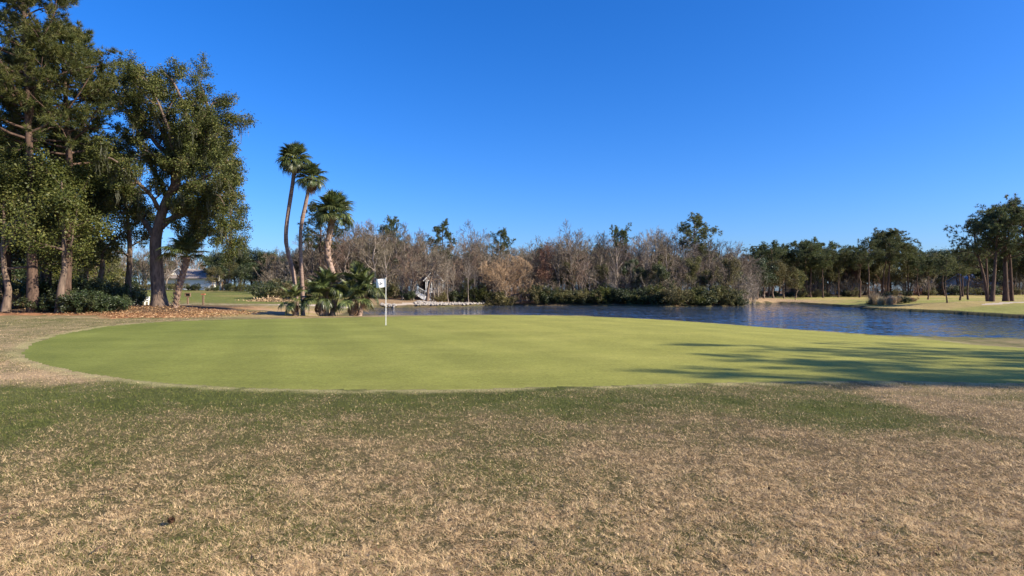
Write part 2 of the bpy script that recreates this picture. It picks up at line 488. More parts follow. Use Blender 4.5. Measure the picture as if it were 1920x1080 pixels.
# ---- pond
def water_mat():
    m, nt, b = node_mat('pond_water')
    b.inputs['Base Color'].default_value = (.028, .048, .085, 1)
    b.inputs['Roughness'].default_value = .05
    b.inputs['IOR'].default_value = 1.5
    b.inputs['Specular IOR Level'].default_value = .55
    g = nt.nodes.new('ShaderNodeNewGeometry')
    acc = g.outputs['Normal']
    patch = mapped_noise(nt, .06, 2, .5, (.6, 1.6, 1))
    pr = nd(nt, 'ShaderNodeMapRange'); pr.inputs['From Min'].default_value = .35; pr.inputs['From Max'].default_value = .65
    pr.inputs['To Min'].default_value = .55; pr.inputs['To Max'].default_value = 1.25
    nt.links.new(patch.outputs['Fac'], pr.inputs['Value'])
    for sc_, amp, ms in ((3.4, 1.35, (.5, 1.3, 1)), (.6, .42, (.4, 1.2, 1))):
        n = mapped_noise(nt, sc_, 3, .6, ms)
        su = nd(nt, 'ShaderNodeVectorMath', operation='SUBTRACT'); su.inputs[1].default_value = (.5, .5, .5)
        nt.links.new(n.outputs['Color'], su.inputs[0])
        mu = nd(nt, 'ShaderNodeVectorMath', operation='MULTIPLY'); mu.inputs[1].default_value = (amp, amp, 0)
        nt.links.new(su.outputs[0], mu.inputs[0])
        sk = nd(nt, 'ShaderNodeVectorMath', operation='SCALE')
        nt.links.new(mu.outputs[0], sk.inputs[0]); nt.links.new(pr.outputs[0], sk.inputs['Scale'])
        ad = nd(nt, 'ShaderNodeVectorMath', operation='ADD')
        nt.links.new(acc, ad.inputs[0]); nt.links.new(sk.outputs[0], ad.inputs[1])
        acc = ad.outputs[0]
    no = nd(nt, 'ShaderNodeVectorMath', operation='NORMALIZE')
    nt.links.new(acc, no.inputs[0]); nt.links.new(no.outputs[0], b.inputs['Normal'])
    return m
lk = np.array(LAKE); cen = lk.mean(0)
mbw = MB()
gx, gy = np.meshgrid(np.arange(-30, 100, 3.0), np.arange(20, 140, 3.0), indexing='ij')
sdw = poly_sdf(gx + 1.5, gy + 1.5, LAKE)
keep = sdw[:-1, :-1] > -4.5
ii = np.arange(gx.size).reshape(gx.shape)
qw = np.stack([ii[:-1, :-1], ii[1:, :-1], ii[1:, 1:], ii[:-1, 1:]], -1)[keep]
used = np.unique(qw); rem = np.full(gx.size, -1); rem[used] = np.arange(len(used))
o = part('pond', make_mesh('pond', np.stack([gx.ravel(), gy.ravel(), np.full(gx.size, WATER)], -1)[used], [rem[qw]], water_mat(), True))
tag(o, 'rippled pond reflecting the sky and the wood', kind='structure')

# ------------------------------------------------------------------ plant materials
def leaf_mat(name, stops, transl=.3, rough=.55, spec=.35, vary=.22, hue=.02):
    m, nt, b = node_mat(name)
    a = nd(nt, 'ShaderNodeAttribute', attribute_name='tint')
    r = ramp(nt, stops)
    nt.links.new(a.outputs['Fac'], r.inputs[0])
    oi = nt.nodes.new('ShaderNodeObjectInfo')
    mr = nd(nt, 'ShaderNodeMapRange'); mr.inputs['To Min'].default_value = 1 - vary; mr.inputs['To Max'].default_value = 1 + vary
    nt.links.new(oi.outputs['Random'], mr.inputs['Value'])
    m2 = nd(nt, 'ShaderNodeMath', operation='FRACT'); m3 = nd(nt, 'ShaderNodeMath', operation='MULTIPLY'); m3.inputs[1].default_value = 7.31
    nt.links.new(oi.outputs['Random'], m3.inputs[0]); nt.links.new(m3.outputs[0], m2.inputs[0])
    mh = nd(nt, 'ShaderNodeMapRange'); mh.inputs['To Min'].default_value = .5 - hue; mh.inputs['To Max'].default_value = .5 + hue
    nt.links.new(m2.outputs[0], mh.inputs['Value'])
    h = nt.nodes.new('ShaderNodeHueSaturation')
    nt.links.new(mr.outputs[0], h.inputs['Value']); nt.links.new(mh.outputs[0], h.inputs['Hue']); nt.links.new(r.outputs[0], h.inputs['Color'])
    nt.links.new(h.outputs[0], b.inputs['Base Color'])
    b.inputs['Roughness'].default_value = rough
    b.inputs['Specular IOR Level'].default_value = spec
    if transl > 0:
        t = nt.nodes.new('ShaderNodeBsdfTranslucent')
        nt.links.new(h.outputs[0], t.inputs['Color'])
        mx = nt.nodes.new('ShaderNodeMixShader'); mx.inputs[0].default_value = transl
        nt.links.new(b.outputs[0], mx.inputs[1]); nt.links.new(t.outputs[0], mx.inputs[2])
        nt.links.new(mx.outputs[0], nt.nodes['Material Output'].inputs['Surface'])
    return m
def bark_mat(name, c1, c2, sc_=6, vary=.2, ms=(1, 1, .25), bump=.8):
    m, nt, b = node_mat(name)
    n = mapped_noise(nt, sc_, 5, .65, ms, 'Object')
    r = ramp(nt, [(.3, c1), (.7, c2)])
    nt.links.new(n.outputs['Fac'], r.inputs[0])
    oi = nt.nodes.new('ShaderNodeObjectInfo')
    mr = nd(nt, 'ShaderNodeMapRange'); mr.inputs['To Min'].default_value = 1 - vary; mr.inputs['To Max'].default_value = 1 + vary
    nt.links.new(oi.outputs['Random'], mr.inputs['Value'])
    vm = nd(nt, 'ShaderNodeVectorMath', operation='SCALE')
    nt.links.new(r.outputs[0], vm.inputs[0]); nt.links.new(mr.outputs[0], vm.inputs['Scale'])
    nt.links.new(vm.outputs[0], b.inputs['Base Color'])
    b.inputs['Roughness'].default_value = .9; b.inputs['Specular IOR Level'].default_value = .15
    bp = nd(nt, 'ShaderNodeBump', Strength=bump, Distance=.04)
    nt.links.new(n.outputs['Fac'], bp.inputs['Height']); nt.links.new(bp.outputs[0], b.inputs['Normal'])
    return m
M_bark_pine = bark_mat('pine_bark', (.035, .024, .019), (.15, .095, .07))
M_bark_oak = bark_mat('oak_bark', (.05, .037, .03), (.22, .155, .115))
M_bark_bare = bark_mat('grey_bark', (.14, .11, .09), (.34, .28, .23), vary=.35)
M_bark_palm = bark_mat('palm_bark', (.15, .10, .08), (.34, .24, .19), 5, ms=(.5, .5, 3.0))
M_boot = bark_mat('palm_leaf_base', (.11, .07, .048), (.33, .23, .16), 12)
M_pine = leaf_mat('pine_needles', [(0, (.04, .054, .022)), (.5, (.095, .112, .042)), (1, (.19, .195, .08))], .38)
M_pine_near = leaf_mat('olive_pine_needles', [(0, (.028, .042, .013)), (.5, (.090, .106, .026)), (1, (.20, .19, .05))], .3, vary=.1)
M_oak = leaf_mat('oak_leaves', [(0, (.026, .036, .010)), (.5, (.080, .092, .024)), (.85, (.165, .162, .044)), (1, (.20, .125, .055))], .3, .5, .22, vary=.05)
M_bright = leaf_mat('bright_leaves', [(0, (.032, .042, .011)), (.5, (.078, .090, .021)), (1, (.185, .170, .048))], .32, .5, .25, vary=.08, hue=.008)
M_dark = leaf_mat('dark_leaves', [(0, (.018, .026, .012)), (.5, (.045, .062, .022)), (1, (.105, .125, .042))], .2, .45, .45)
M_olive = leaf_mat('olive_leaves', [(0, (.05, .05, .02)), (.5, (.12, .115, .04)), (1, (.24, .20, .075))], .3)
M_yellow = leaf_mat('yellow_green_leaves', [(0, (.09, .10, .02)), (.5, (.19, .19, .03)), (1, (.30, .28, .06))], .35)
M_rust = leaf_mat('dry_rust_leaves', [(0, (.09, .05, .03)), (.5, (.19, .105, .06)), (1, (.30, .18, .10))], .3)
M_twig = leaf_mat('bare_twigs', [(0, (.07, .055, .04)), (.5, (.155, .123, .09)), (1, (.36, .30, .235))], 0, .9, .1, vary=.3, hue=.018)
M_twig_pale = leaf_mat('pale_twigs', [(0, (.12, .098, .073)), (.5, (.235, .195, .15)), (1, (.45, .385, .305))], 0, .9, .1, vary=.15, hue=.01)
M_twig_red = leaf_mat('reddish_twigs', [(0, (.17, .105, .066)), (.5, (.33, .215, .13)), (1, (.48, .34, .21))], 0, .9, .1, vary=.15, hue=.01)
M_twig_rusty = leaf_mat('rusty_twigs', [(0, (.09, .058, .042)), (.5, (.19, .128, .088)), (1, (.36, .27, .20))], 0, .9, .1, vary=.25, hue=.012)
M_moss = leaf_mat('spanish_moss', [(0, (.075, .075, .048)), (1, (.19, .18, .125))], .3, .9, .1)
M_frond = leaf_mat('palm_frond', [(0, (.026, .038, .013)), (.5, (.078, .102, .030)), (1, (.23, .24, .08))], .25, .38, .6, vary=.25)
M_frond_dead = leaf_mat('dead_palm_frond', [(0, (.16, .10, .05)), (1, (.36, .25, .13))], .2, .8, .2)
M_straw = leaf_mat('straw_grass', [(0, (.30, .22, .13)), (1, (.56, .44, .29))], .3, .8, .15)

# ------------------------------------------------------------------ growing branches, leaves, needles
def child_level(rng, P, Rr, L, k, t0, t1, ang_, asd, lenf, n, wig, trop, rfac, rtip, fall=.3, rmin=.006):
    B, m, _ = P.shape
    t = t0 + (t1 - t0) * (np.arange(k)[None] + rng.random((B, k))) / k
    x = np.clip(t * (m - 1), 0, m - 1.001); i0 = x.astype(int); f = (x - i0)[..., None]
    bi = np.arange(B)[:, None]
    p0 = P[bi, i0]; p1 = P[bi, i0 + 1]
    pos = p0 * (1 - f) + p1 * f
    tan = nrm(p1 - p0)
    rad = Rr[bi, i0] * (1 - f[..., 0]) + Rr[bi, i0 + 1] * f[..., 0]
    ref = np.where(np.abs(tan[..., 2:3]) > .9, np.array([1.0, 0, 0]), np.array([0, 0, 1.0]))
    u = nrm(np.cross(tan, ref)); w = np.cross(tan, u)
    az = (np.arange(k)[None] * 2.4 + rng.random((B, 1)) * 6.28) + rng.normal(0, .5, (B, k))
    a = R(1) * (ang_ + asd * rng.normal(size=(B, k)))
    perp = np.cos(az)[..., None] * u + np.sin(az)[..., None] * w
    d = nrm(tan * np.cos(a)[..., None] + perp * np.sin(a)[..., None])
    lf = lenf(t) if callable(lenf) else lenf * (1 - fall * t)
    ln = L[:, None] * lf * rng.uniform(.65, 1.25, (B, k))
    B2 = B * k
    pts = np.empty((B2, n, 3)); q = pos.reshape(B2, 3).copy(); d = d.reshape(B2, 3); ln = ln.reshape(B2)
    pts[:, 0] = q
    for j in range(1, n):
        d = nrm(d + wig * rng.normal(size=d.shape) + np.array([0, 0, trop]))
        q = q + d * (ln / (n - 1))[:, None]
        pts[:, j] = q
    r0 = np.maximum(np.minimum(rad.reshape(B2) * rfac, .05 * ln + rmin), rmin)
    rad2 = r0[:, None] * (1 - (1 - rtip) * np.linspace(0, 1, n)[None])
    return pts, np.maximum(rad2, rmin * .7), ln

def leaf_quads(rng, pos, size, aspect=.5, tint=None, droop=0.0, up=0.0):
    N = len(pos)
    d = rng.normal(size=(N, 3)); d[:, 2] = d[:, 2] * .6 - droop; d = nrm(d)
    nn = rng.normal(size=(N, 3)); nn[:, 2] += up; w = nrm(np.cross(d, nn))
    s = size * rng.uniform(.6, 1.3, (N, 1))
    V = np.stack([pos, pos + d * s * .5 + w * s * aspect * .5, pos + d * s, pos + d * s * .5 - w * s * aspect * .5], 1).reshape(-1, 3)
    Qd = np.arange(N * 4).reshape(N, 4)
    if tint is None: tint = np.clip(rng.normal(.5, .22, N), 0, 1)
    return V, Qd, np.repeat(tint, 4)

def along(rng, P, m, t0=.2, jit=.1):
    """m random points along each branch"""
    B, n, _ = P.shape
    t = t0 + (1 - t0) * rng.random((B, m))
    x = np.clip(t * (n - 1), 0, n - 1.001); i0 = x.astype(int); f = (x - i0)[..., None]
    bi = np.arange(B)[:, None]
    p = P[bi, i0] * (1 - f) + P[bi, i0 + 1] * f
    return (p + rng.normal(0, jit, p.shape)).reshape(-1, 3)

def needles(rng, pos, dirs, m, ln, wid, spread=.9):
    N = len(pos)
    d = nrm(dirs[:, None, :] * .75 + spread * rng.normal(size=(N, m, 3)) * .6)
    w = nrm(np.cross(d, rng.normal(size=(N, m, 3)))) * wid * .5
    l_ = ln * rng.uniform(.7, 1.15, (N, m, 1))
    b = np.repeat(pos[:, None, :], m, 1)
    V = np.stack([b - w, b + w, b + d * l_], 2).reshape(-1, 3)
    t = np.repeat(np.clip(rng.normal(.45, .2, N), 0, 1), m) + rng.normal(0, .1, N * m)
    return V, np.arange(N * m * 3).reshape(-1, 3), np.repeat(np.clip(t, 0, 1), 3)

def poly_curve(pts, n):
    pts = np.asarray(pts, float)
    s = np.concatenate([[0], np.cumsum(np.linalg.norm(np.diff(pts, axis=0), axis=1))]); s /= s[-1]
    t = np.linspace(0, 1, n)
    # smooth the corners with a small moving average on a dense sampling
    dn = np.linspace(-.06, .06, 7)
    return np.stack([np.mean([np.interp(np.clip(t + q * np.minimum(1, np.minimum(t, 1 - t) * 16), 0, 1), s, pts[:, i]) for q in dn], 0) for i in range(3)], -1)

def trunk_radii(n, r0, r1, flare=.5):
    t = np.linspace(0, 1, n)
    return r0 + (r1 - r0) * t + r0 * flare * np.exp(-t * n * .9)

# ---- bare deciduous trees
def bare_tree(seed, Ht=12.0, mat=M_twig, k=(12, 6, 6, 4), a1=42, spread=.46, t0=.14, twig=.015, wig=.14, trop=.09, r0=.20, lean=0.0, ball=False, trunk_mat=None):
    rng = np.random.default_rng(seed)
    n = 9
    tr = np.zeros((n, 3)); tr[:, 2] = np.linspace(0, Ht * (.82 if not ball else .55), n)
    tr[:, :2] += np.cumsum(rng.normal(0, Ht * .012, (n, 2)), 0); tr[0] = 0; tr[:, 0] += lean * np.linspace(0, 1, n) ** 1.2
    rad = trunk_radii(n, r0, r0 * .22)
    P0 = tr[None]; R0 = rad[None]; L0 = np.array([Ht])
    f1 = (lambda t: spread * (1.05 - .62 * t)) if not ball else (lambda t: .55 * np.sqrt(np.clip(1.1 - (t - .35) ** 2 * 1.6, .2, 1)))
    P1, R1, L1 = child_level(rng, P0, R0, L0, k[0], t0, 1.0, a1, 10, f1, 6, wig, trop, .62, .3)
    P2, R2, L2 = child_level(rng, P1, R1, L1, k[1], .22, 1.0, 40, 12, .55, 5, wig, trop, .6, .35)
    P3, R3, L3 = child_level(rng, P2, R2, L2, k[2], .2, 1.0, 38, 14, .55, 4, wig, trop, .6, .4, rmin=twig)
    P4, R4, L4 = child_level(rng, P3, R3, L3, k[3], .15, 1.0, 36, 14, .62, 3, wig, trop, .8, .45, rmin=twig)
    if ball:      # a clipped, dense dome
        c_ = np.array([0, 0, .53 * Ht]); ra = np.array([.46, .46, .46]) * Ht
        for P_ in (P1, P2, P3, P4):
            q_ = (P_ - c_) / ra; l_ = np.linalg.norm(q_, axis=-1, keepdims=True)
            P_[...] = np.where(l_ > 1, c_ + q_ / l_ * ra * (1 + .10 * (1 - np.exp(-(l_ - 1) * 2)) + rng.normal(0, .02, l_.shape)), P_)
    mt = MB(); mt.add(*tubes(P0, R0, 8)); mt.add(*tubes(P1, R1, 5))
    mc = MB()
    for P_, R_, s_ in ((P2, R2, 4), (P3, R3, 3), (P4, R4, 3)):
        V, q = tubes(P_, R_, s_)
        tn = np.repeat(np.clip(rng.normal(.45, .22, len(P_)), 0, 1), P_.shape[1] * s_)
        mc.add(V, [q], tn)
    return mt.mesh('trunk', trunk_mat or M_bark_bare, True), mc.mesh('crown', mat, False)

def limb_meshes(br, bark):
    """one mesh per main limb, with the branches that grow from it"""
    nb = len(br[0][0]); res = []
    for b_ in range(nb):
        q = MB()
        for P_, R_, s_ in br:
            k_ = len(P_) // nb
            q.add(*tubes(P_[b_ * k_:(b_ + 1) * k_], R_[b_ * k_:(b_ + 1) * k_], s_))
        res.append(q.mesh('limb', bark, True))
    return res

# ---- pines with open flat-topped crowns
def pine_parts(seed, Ht, t0, lmax, r0, k=(22, 5, 0), tuft=(3, 18, .34, .03), ang1=72, conic=.0, trunk=None, mat=M_pine, bark=M_bark_pine, trop=.05, nl=7, split=False, jit=.12):
    rng = np.random.default_rng(seed)
    n = 12
    if trunk is None:
        tr = np.zeros((n, 3)); tr[:, 2] = np.linspace(0, Ht, n)
        tr[:, :2] += np.cumsum(rng.normal(0, Ht * .006, (n, 2)), 0); tr[0] = 0
    else:
        tr = poly_curve(trunk, n)
    rad = trunk_radii(n, r0, r0 * .3, .35)
    P0 = tr[None]; R0 = rad[None]; L0 = np.array([1.0])
    def f1(t):
        u = np.clip((t - t0) / (1 - t0), 0, 1)
        rnd = np.sqrt(np.clip(1 - ((u - .42) / .66) ** 2, .05, 1))
        con = 1.05 - .93 * u
        return lmax * (rnd * (1 - conic) + con * conic)
    P1, R1, L1 = child_level(rng, P0, R0, L0, k[0], t0, .995, ang1, 10, f1, nl, .12, trop, .5, .3, rmin=.02)
    P2, R2, L2 = child_level(rng, P1, R1, L1, k[1], .3, 1.0, 48, 12, .42, 4, .12, trop * 1.6, .6, .4, rmin=.012)
    tips = [P2]
    br = [(P1, R1, 5), (P2, R2, 3)]
    if k[2]:
        P3, R3, L3 = child_level(rng, P2, R2, L2, k[2], .25, 1.0, 42, 12, .6, 3, .1, trop * 2, .6, .4, rmin=.009)
        tips.append(P3); br.append((P3, R3, 3))
    mc = MB()
    for P_ in tips:
        m_, per, ln, wd = tuft
        pos = along(rng, P_, m_, .35, jit)
        dr = np.repeat(nrm(P_[:, -1] - P_[:, -2]), m_, 0) + np.array([0, 0, .35])
        V, f, t = needles(rng, pos, nrm(dr), per, ln, wd)
        mc.add(V, [f], t)
    mt = MB(); mt.add(*tubes(P0, R0, 10))
    limbs = []
    if split:
        limbs = limb_meshes(br, bark)
    else:
        for P_, R_, s_ in br:
            mt.add(*tubes(P_, R_, s_))
    return mt.mesh('trunk', bark, True), mc.mesh('crown', mat, False), limbs

# ---- leafy trees and shrubs
def leafy_tree(seed, Ht, mat, r0=.12, k=(9, 6, 5), t0=.25, spread=.42, leaves=26, lsize=.16, jit=.16, a1=50, bark=M_bark_oak, trop=.05, droop=.2):
    rng = np.random.default_rng(seed)
    n = 7
    tr = np.zeros((n, 3)); tr[:, 2] = np.linspace(0, Ht * .85, n); tr[:, :2] += np.cumsum(rng.normal(0, Ht * .015, (n, 2)), 0); tr[0] = 0
    P0 = tr[None]; R0 = trunk_radii(n, r0, r0 * .25)[None]
    P1, R1, L1 = child_level(rng, P0, R0, np.array([Ht]), k[0], t0, 1, a1, 12, lambda t: spread * (1.1 - .6 * t), 6, .14, trop, .6, .3)
    P2, R2, L2 = child_level(rng, P1, R1, L1, k[1], .25, 1, 45, 14, .5, 4, .14, trop, .6, .4)
    P3, R3, L3 = child_level(rng, P2, R2, L2, k[2], .2, 1, 45, 14, .55, 3, .14, 0, .6, .4)
    mt = MB()
    for a_ in ((P0, R0, 8), (P1, R1, 5), (P2, R2, 3)): mt.add(*tubes(*a_))
    mc = MB()
    clump = np.clip(rng.normal(.5, .16, len(P3)), 0, 1)
    pos = along(rng, P3, leaves, .1, jit)
    tn = np.clip(np.repeat(clump, leaves) + rng.normal(0, .15, len(pos)), 0, 1)
    V, q, t = leaf_quads(rng, pos, lsize, .55, tn, droop, .6)
    mc.add(V, [q], t)
    return mt.mesh('trunk', bark, True), mc.mesh('crown', mat, False)

def shrub_mesh(seed, mat, Ht=2.0, wide=1.3, stems=9, k=(6, 4), leaves=26, lsize=.13, jit=.1):
    rng = np.random.default_rng(seed)
    n = 5
    az = np.arange(stems) * 2.4 + rng.random(stems); tilt = rng.uniform(.1, 1.1, stems)
    d = np.stack([np.cos(az) * np.sin(tilt) * wide, np.sin(az) * np.sin(tilt) * wide, np.cos(tilt)], -1)
    P0 = np.zeros((stems, n, 3)); q = rng.normal(0, .1, (stems, 3)); q[:, 2] = 0
    ln = Ht * rng.uniform(.6, .95, stems)
    for j in range(n):
        P0[:, j] = q + d * (ln * j / (n - 1))[:, None] + (rng.normal(0, .05, (stems, 3)) if j else 0)
    R0 = np.broadcast_to(np.linspace(.03, .012, n), (stems, n))
    P1, R1, L1 = child_level(rng, P0, R0, ln, k[0], .2, 1, 45, 15, .5, 4, .15, .05, .6, .4)
    P2, R2, L2 = child_level(rng, P1, R1, L1, k[1], .2, 1, 45, 15, .55, 3, .15, 0, .6, .4)
    ms = MB()
    for a_ in ((P0, R0, 4), (P1, R1, 3)): ms.add(*tubes(*a_))
    mc = MB()
    pos = along(rng, P2, leaves, .05, jit); pos[:, 2] = np.maximum(pos[:, 2], .03)
    cl = np.clip(rng.normal(.5, .18, len(P2)), 0, 1)
    V, q_, t = leaf_quads(rng, pos, lsize, .55, np.clip(np.repeat(cl, leaves) + rng.normal(0, .14, len(pos)), 0, 1), .1, .6)
    mc.add(V, [q_], t)
    return ms.mesh('stem', M_bark_oak, True), mc.mesh('foliage', mat, False)

def bare_shrub(seed, mat, Ht=3.0, stems=12):
    rng = np.random.default_rng(seed)
    n = 5
    az = np.arange(stems) * 2.4 + rng.random(stems); tilt = rng.uniform(.05, .7, stems)
    d = np.stack([np.cos(az) * np.sin(tilt), np.sin(az) * np.sin(tilt), np.cos(tilt)], -1)
    ln = Ht * rng.uniform(.6, 1.0, stems)
    P0 = np.zeros((stems, n, 3)); q = rng.normal(0, .15, (stems, 3)); q[:, 2] = 0
    for j in range(n):
        P0[:, j] = q + d * (ln * j / (n - 1))[:, None] + (rng.normal(0, .08, (stems, 3)) if j else 0)
    R0 = np.broadcast_to(np.linspace(.03, .012, n), (stems, n))
    P1, R1, L1 = child_level(rng, P0, R0, ln, 7, .2, 1, 40, 15, .45, 4, .15, .08, .6, .4, rmin=.011)
    P2, R2, L2 = child_level(rng, P1, R1, L1, 6, .15, 1, 40, 15, .55, 3, .15, .05, .7, .5, rmin=.011)
    ms = MB(); ms.add(*tubes(P0, R0, 4))
    mc = MB()
    for P_, R_ in ((P1, R1), (P2, R2)):
        V, f = tubes(P_, R_, 3)
        mc.add(V, [f], np.repeat(np.clip(rng.normal(.5, .22, len(P_)), 0, 1), P_.shape[1] * 3))
    return ms.mesh('stem', M_bark_bare, True), mc.mesh('crown', mat, False)

def moss_mesh(rng, pts, n_each=9, lo=.35, hi=1.4):
    N = len(pts)
    p = np.repeat(pts, n_each, 0) + rng.normal(0, .10, (N * n_each, 3))
    ln = rng.uniform(lo, hi, len(p)) * np.repeat(rng.uniform(.5, 1.1, N), n_each)
    w = rng.uniform(.008, .024, len(p))
    a = rng.uniform(0, 6.28, len(p)); u = np.stack([np.cos(a), np.sin(a), 0 * a], -1)
    rows = []
    for j, (s_, ww) in enumerate(((0, .6), (.4, 1.0), (.75, .7), (1.0, .1))):
        off = rng.normal(0, .05, (len(p), 3)) * (j > 0); off[:, 2] = 0
        c = p + off + np.array([0, 0, -1.0]) * (ln * s_)[:, None]
        rows.append(c - u * (w * ww)[:, None]); rows.append(c + u * (w * ww)[:, None])
    V = np.stack(rows, 1)
    M = len(p); b = (np.arange(M) * 8)[:, None]
    Qs = np.concatenate([b + np.array([[0, 1, 3, 2]]), b + np.array([[2, 3, 5, 4]]), b + np.array([[4, 5, 7, 6]])], 0)
    return make_mesh('moss', V.reshape(-1, 3), [Qs], M_moss, False, np.repeat(np.clip(rng.normal(.5, .25, M), 0, 1), 8))

# ---- palm fronds
def frond_mesh(seed, mat, pet=.85, blade=.85, segs=30, droop=.5):
    rng = np.random.default_rng(seed)
    mb = MB()
    n = 6
    s = np.linspace(0, 1, n)
    px_ = np.stack([pet * s, np.zeros(n), .12 * pet * np.sin(s * 1.6)], -1)
    V, q = tubes(px_[None], np.linspace(.022, .012, n)[None], 4)
    mb.add(V, [q], .8)
    # ribs of the fan leave a short curved costa
    for i in range(segs):
        u = (i + .5) / segs * 2 - 1
        a = u * R(150)
        ln = blade * (1 - .30 * abs(u) ** 1.5) * rng.uniform(.88, 1.08)
        base = np.array([pet + .22 * blade * (1 - abs(u)), 0, .12 * pet * .98])
        d = np.array([math.cos(a), math.sin(a), 0.0])
        nrm_ = np.array([-math.sin(a), math.cos(a), 0])
        fold = .28 * math.sin(abs(u) * 2.2) * blade
        w = ln * .052
        pts = []
        for t in (0.0, .35, .7, 1.0):
            z = fold * t * .7 - droop * ln * (t ** 2.4) * rng.uniform(.7, 1.2) - .18 * ln * t * t * max(0, math.cos(a))
            pts.append(base + d * ln * t * (1 - .12 * t) + np.array([0, 0, z]))
        ws = (w * .35, w, w * .75, w * .06)
        vs = []
        for p_, w_ in zip(pts, ws):
            vs += [p_ - nrm_ * w_, p_ + np.array([0, 0, -w_ * .7]), p_ + nrm_ * w_]
        f = []
        for j in range(3):
            o_ = j * 3
            f += [[o_, o_ + 1, o_ + 4, o_ + 3], [o_ + 1, o_ + 2, o_ + 5, o_ + 4]]
        mb.add(vs, [np.array(f)], np.clip(.5 + rng.normal(0, .2), 0, 1))
    return mb.mesh('frond', mat, False)
FR = [frond_mesh(i, M_frond, droop=dr) for i, dr in enumerate((.10, .22, .40, .65))]
FR_DEAD = [frond_mesh(20 + i, M_frond_dead, droop=1.2) for i in range(2)]

def put_fronds(root, top, nfr, size, seed, lo=-45, hi=82, dead=0, pitch=0.0):
    rng = np.random.default_rng(seed)
    for i in range(nfr):
        u = (i + .5) / nfr
        el = hi - (hi - lo) * u ** 1.05 + rng.normal(0, 6)
        az = i * 137.5 + rng.normal(0, 12)
        m_ = FR[min(3, max(0, int(u * 4 + rng.normal(0, .5))))]
        o_ = part('frond', m_, root, top, (R(rng.normal(0, 14)), R(-el), R(az)), size * rng.uniform(.85, 1.12))
    for i in range(dead):
        o_ = part('frond', FR_DEAD[i % 2], root, top, (R(rng.normal(0, 15)), R(rng.uniform(45, 75)), R(i * 137.5 + 40)), size * rng.uniform(.7, .95))
        o_['label'] = 'dead brown frond hanging under the crown'

def boot_mesh():
    mb = MB()
    s = np.array([[0, 0, -.04], [0, -.055, 0], [0, .055, 0], [.10, -.04, .17], [.10, .04, .17], [.05, 0, .01], [.13, -.018, .27], [.13, .018, .27], [.10, 0, .26]])
    f3 = np.array([[0, 2, 1], [1, 2, 5], [5, 2, 4], [1, 5, 3], [3, 5, 8], [5, 4, 8], [6, 8, 7]])
    f4 = np.array([[1, 3, 4, 2], [3, 6, 7, 4]])
    mb.add(s, [f3, f4]); mb.add(s[[3, 6, 8]], [np.array([[0, 2, 1]])]); mb.add(s[[4, 7, 8]], [np.array([[0, 1, 2]])])
    return mb.mesh('leaf_base', M_boot)
BOOT = boot_mesh()

def palm(label, pts, r, nfr, size, seed, rtop=None, dead=3, lo=-45, hi=82, boots=None, group=None, crown_dy=0.0):
    pts = np.asarray(pts, float)
    root = thing('palm_tree', label, 'palm tree', tuple(pts[0]), 0, group)
    loc = pts - pts[0]; loc[0, 2] -= .05
    n = 22
    c = poly_curve(loc, n)
    rng = np.random.default_rng(seed)
    rad = np.linspace(r, rtop or r * .85, n) * (1 + .05 * rng.normal(size=n)); rad[0] *= 1.35
    mb = MB(); mb.add(*tubes(c[None], rad[None], 12))
    part('trunk', mb.mesh('trunk', M_bark_palm, True), root)
    # pineapple of old leaf bases just below the crown
    if boots:
        b0, b1, nb, bs = boots
        for i in range(nb):
            t = b0 + (b1 - b0) * i / nb
            x = t * (n - 1); i0 = min(int(x), n - 2); f = x - i0
            p_ = c[i0] * (1 - f) + c[i0 + 1] * f; rr_ = rad[i0] * (1 - f) + rad[i0 + 1] * f
            az = i * 2.399
            part('leaf_base', BOOT, root, (p_[0] + math.cos(az) * rr_ * .9, p_[1] + math.sin(az) * rr_ * .9, p_[2]), (0, R(rng.uniform(-4, 14)), az), bs * rng.uniform(.85, 1.15))
    put_fronds(root, tuple(c[-1]), nfr, size, seed, lo, hi, dead)
    return root

# ------------------------------------------------------------------ flagstick on the green
def plain_mat(name, c, rough=.5, spec=.3, noise=.12, sc_=8, metal=0.0):
    m, nt, b = node_mat(name)
    n = mapped_noise(nt, sc_, 4, .6, (1, 1, 1), 'Object')
    cc = nd(nt, 'ShaderNodeRGB'); cc.outputs[0].default_value = (*c, 1)
    nt.links.new(mul_val(nt, cc.outputs[0], n.outputs['Fac'], 1 - noise, 1 + noise), b.inputs['Base Color'])
    b.inputs['Roughness'].default_value = rough; b.inputs['Specular IOR Level'].default_value = spec; b.inputs['Metallic'].default_value = metal
    return m
M_white = plain_mat('white_paint', (.80, .79, .76), .45)
M_cloth = plain_mat('flag_cloth', (.82, .82, .82), .8, .1, .05)
M_print = plain_mat('flag_print', (.16, .17, .19), .8, .1, .05)
M_black = plain_mat('black_plastic', (.02, .02, .02), .5)
M_wood = plain_mat('weathered_wood', (.18, .12, .08), .85, .1, .3, 14)
M_woodred = plain_mat('red_wood', (.42, .15, .09), .85, .1, .3, 14)
M_stone = plain_mat('pale_stone', (.30, .265, .23), .9, .1, .3, 5)
M_siding = plain_mat('white_siding', (.74, .72, .68), .6, .2, .08)
M_greysiding = plain_mat('grey_siding', (.30, .27, .255), .7, .2, .12)
M_greytrim = plain_mat('grey_white_trim', (.55, .53, .51), .6, .2, .12)
M_shingle = plain_mat('grey_shingle', (.26, .22, .20), .9, .1, .25, 10)
M_bluero = plain_mat('blue_grey_roof', (.40, .44, .55), .6, .3, .15, 5)
M_glass = plain_mat('window_glass', (.03, .04, .05), .1, .6, .1)
M_brickred = plain_mat('red_brick', (.34, .13, .10), .9, .1, .2, 10)
M_leafbrown = plain_mat('dead_leaf', (.09, .05, .03), .8, .1, .3, 40)

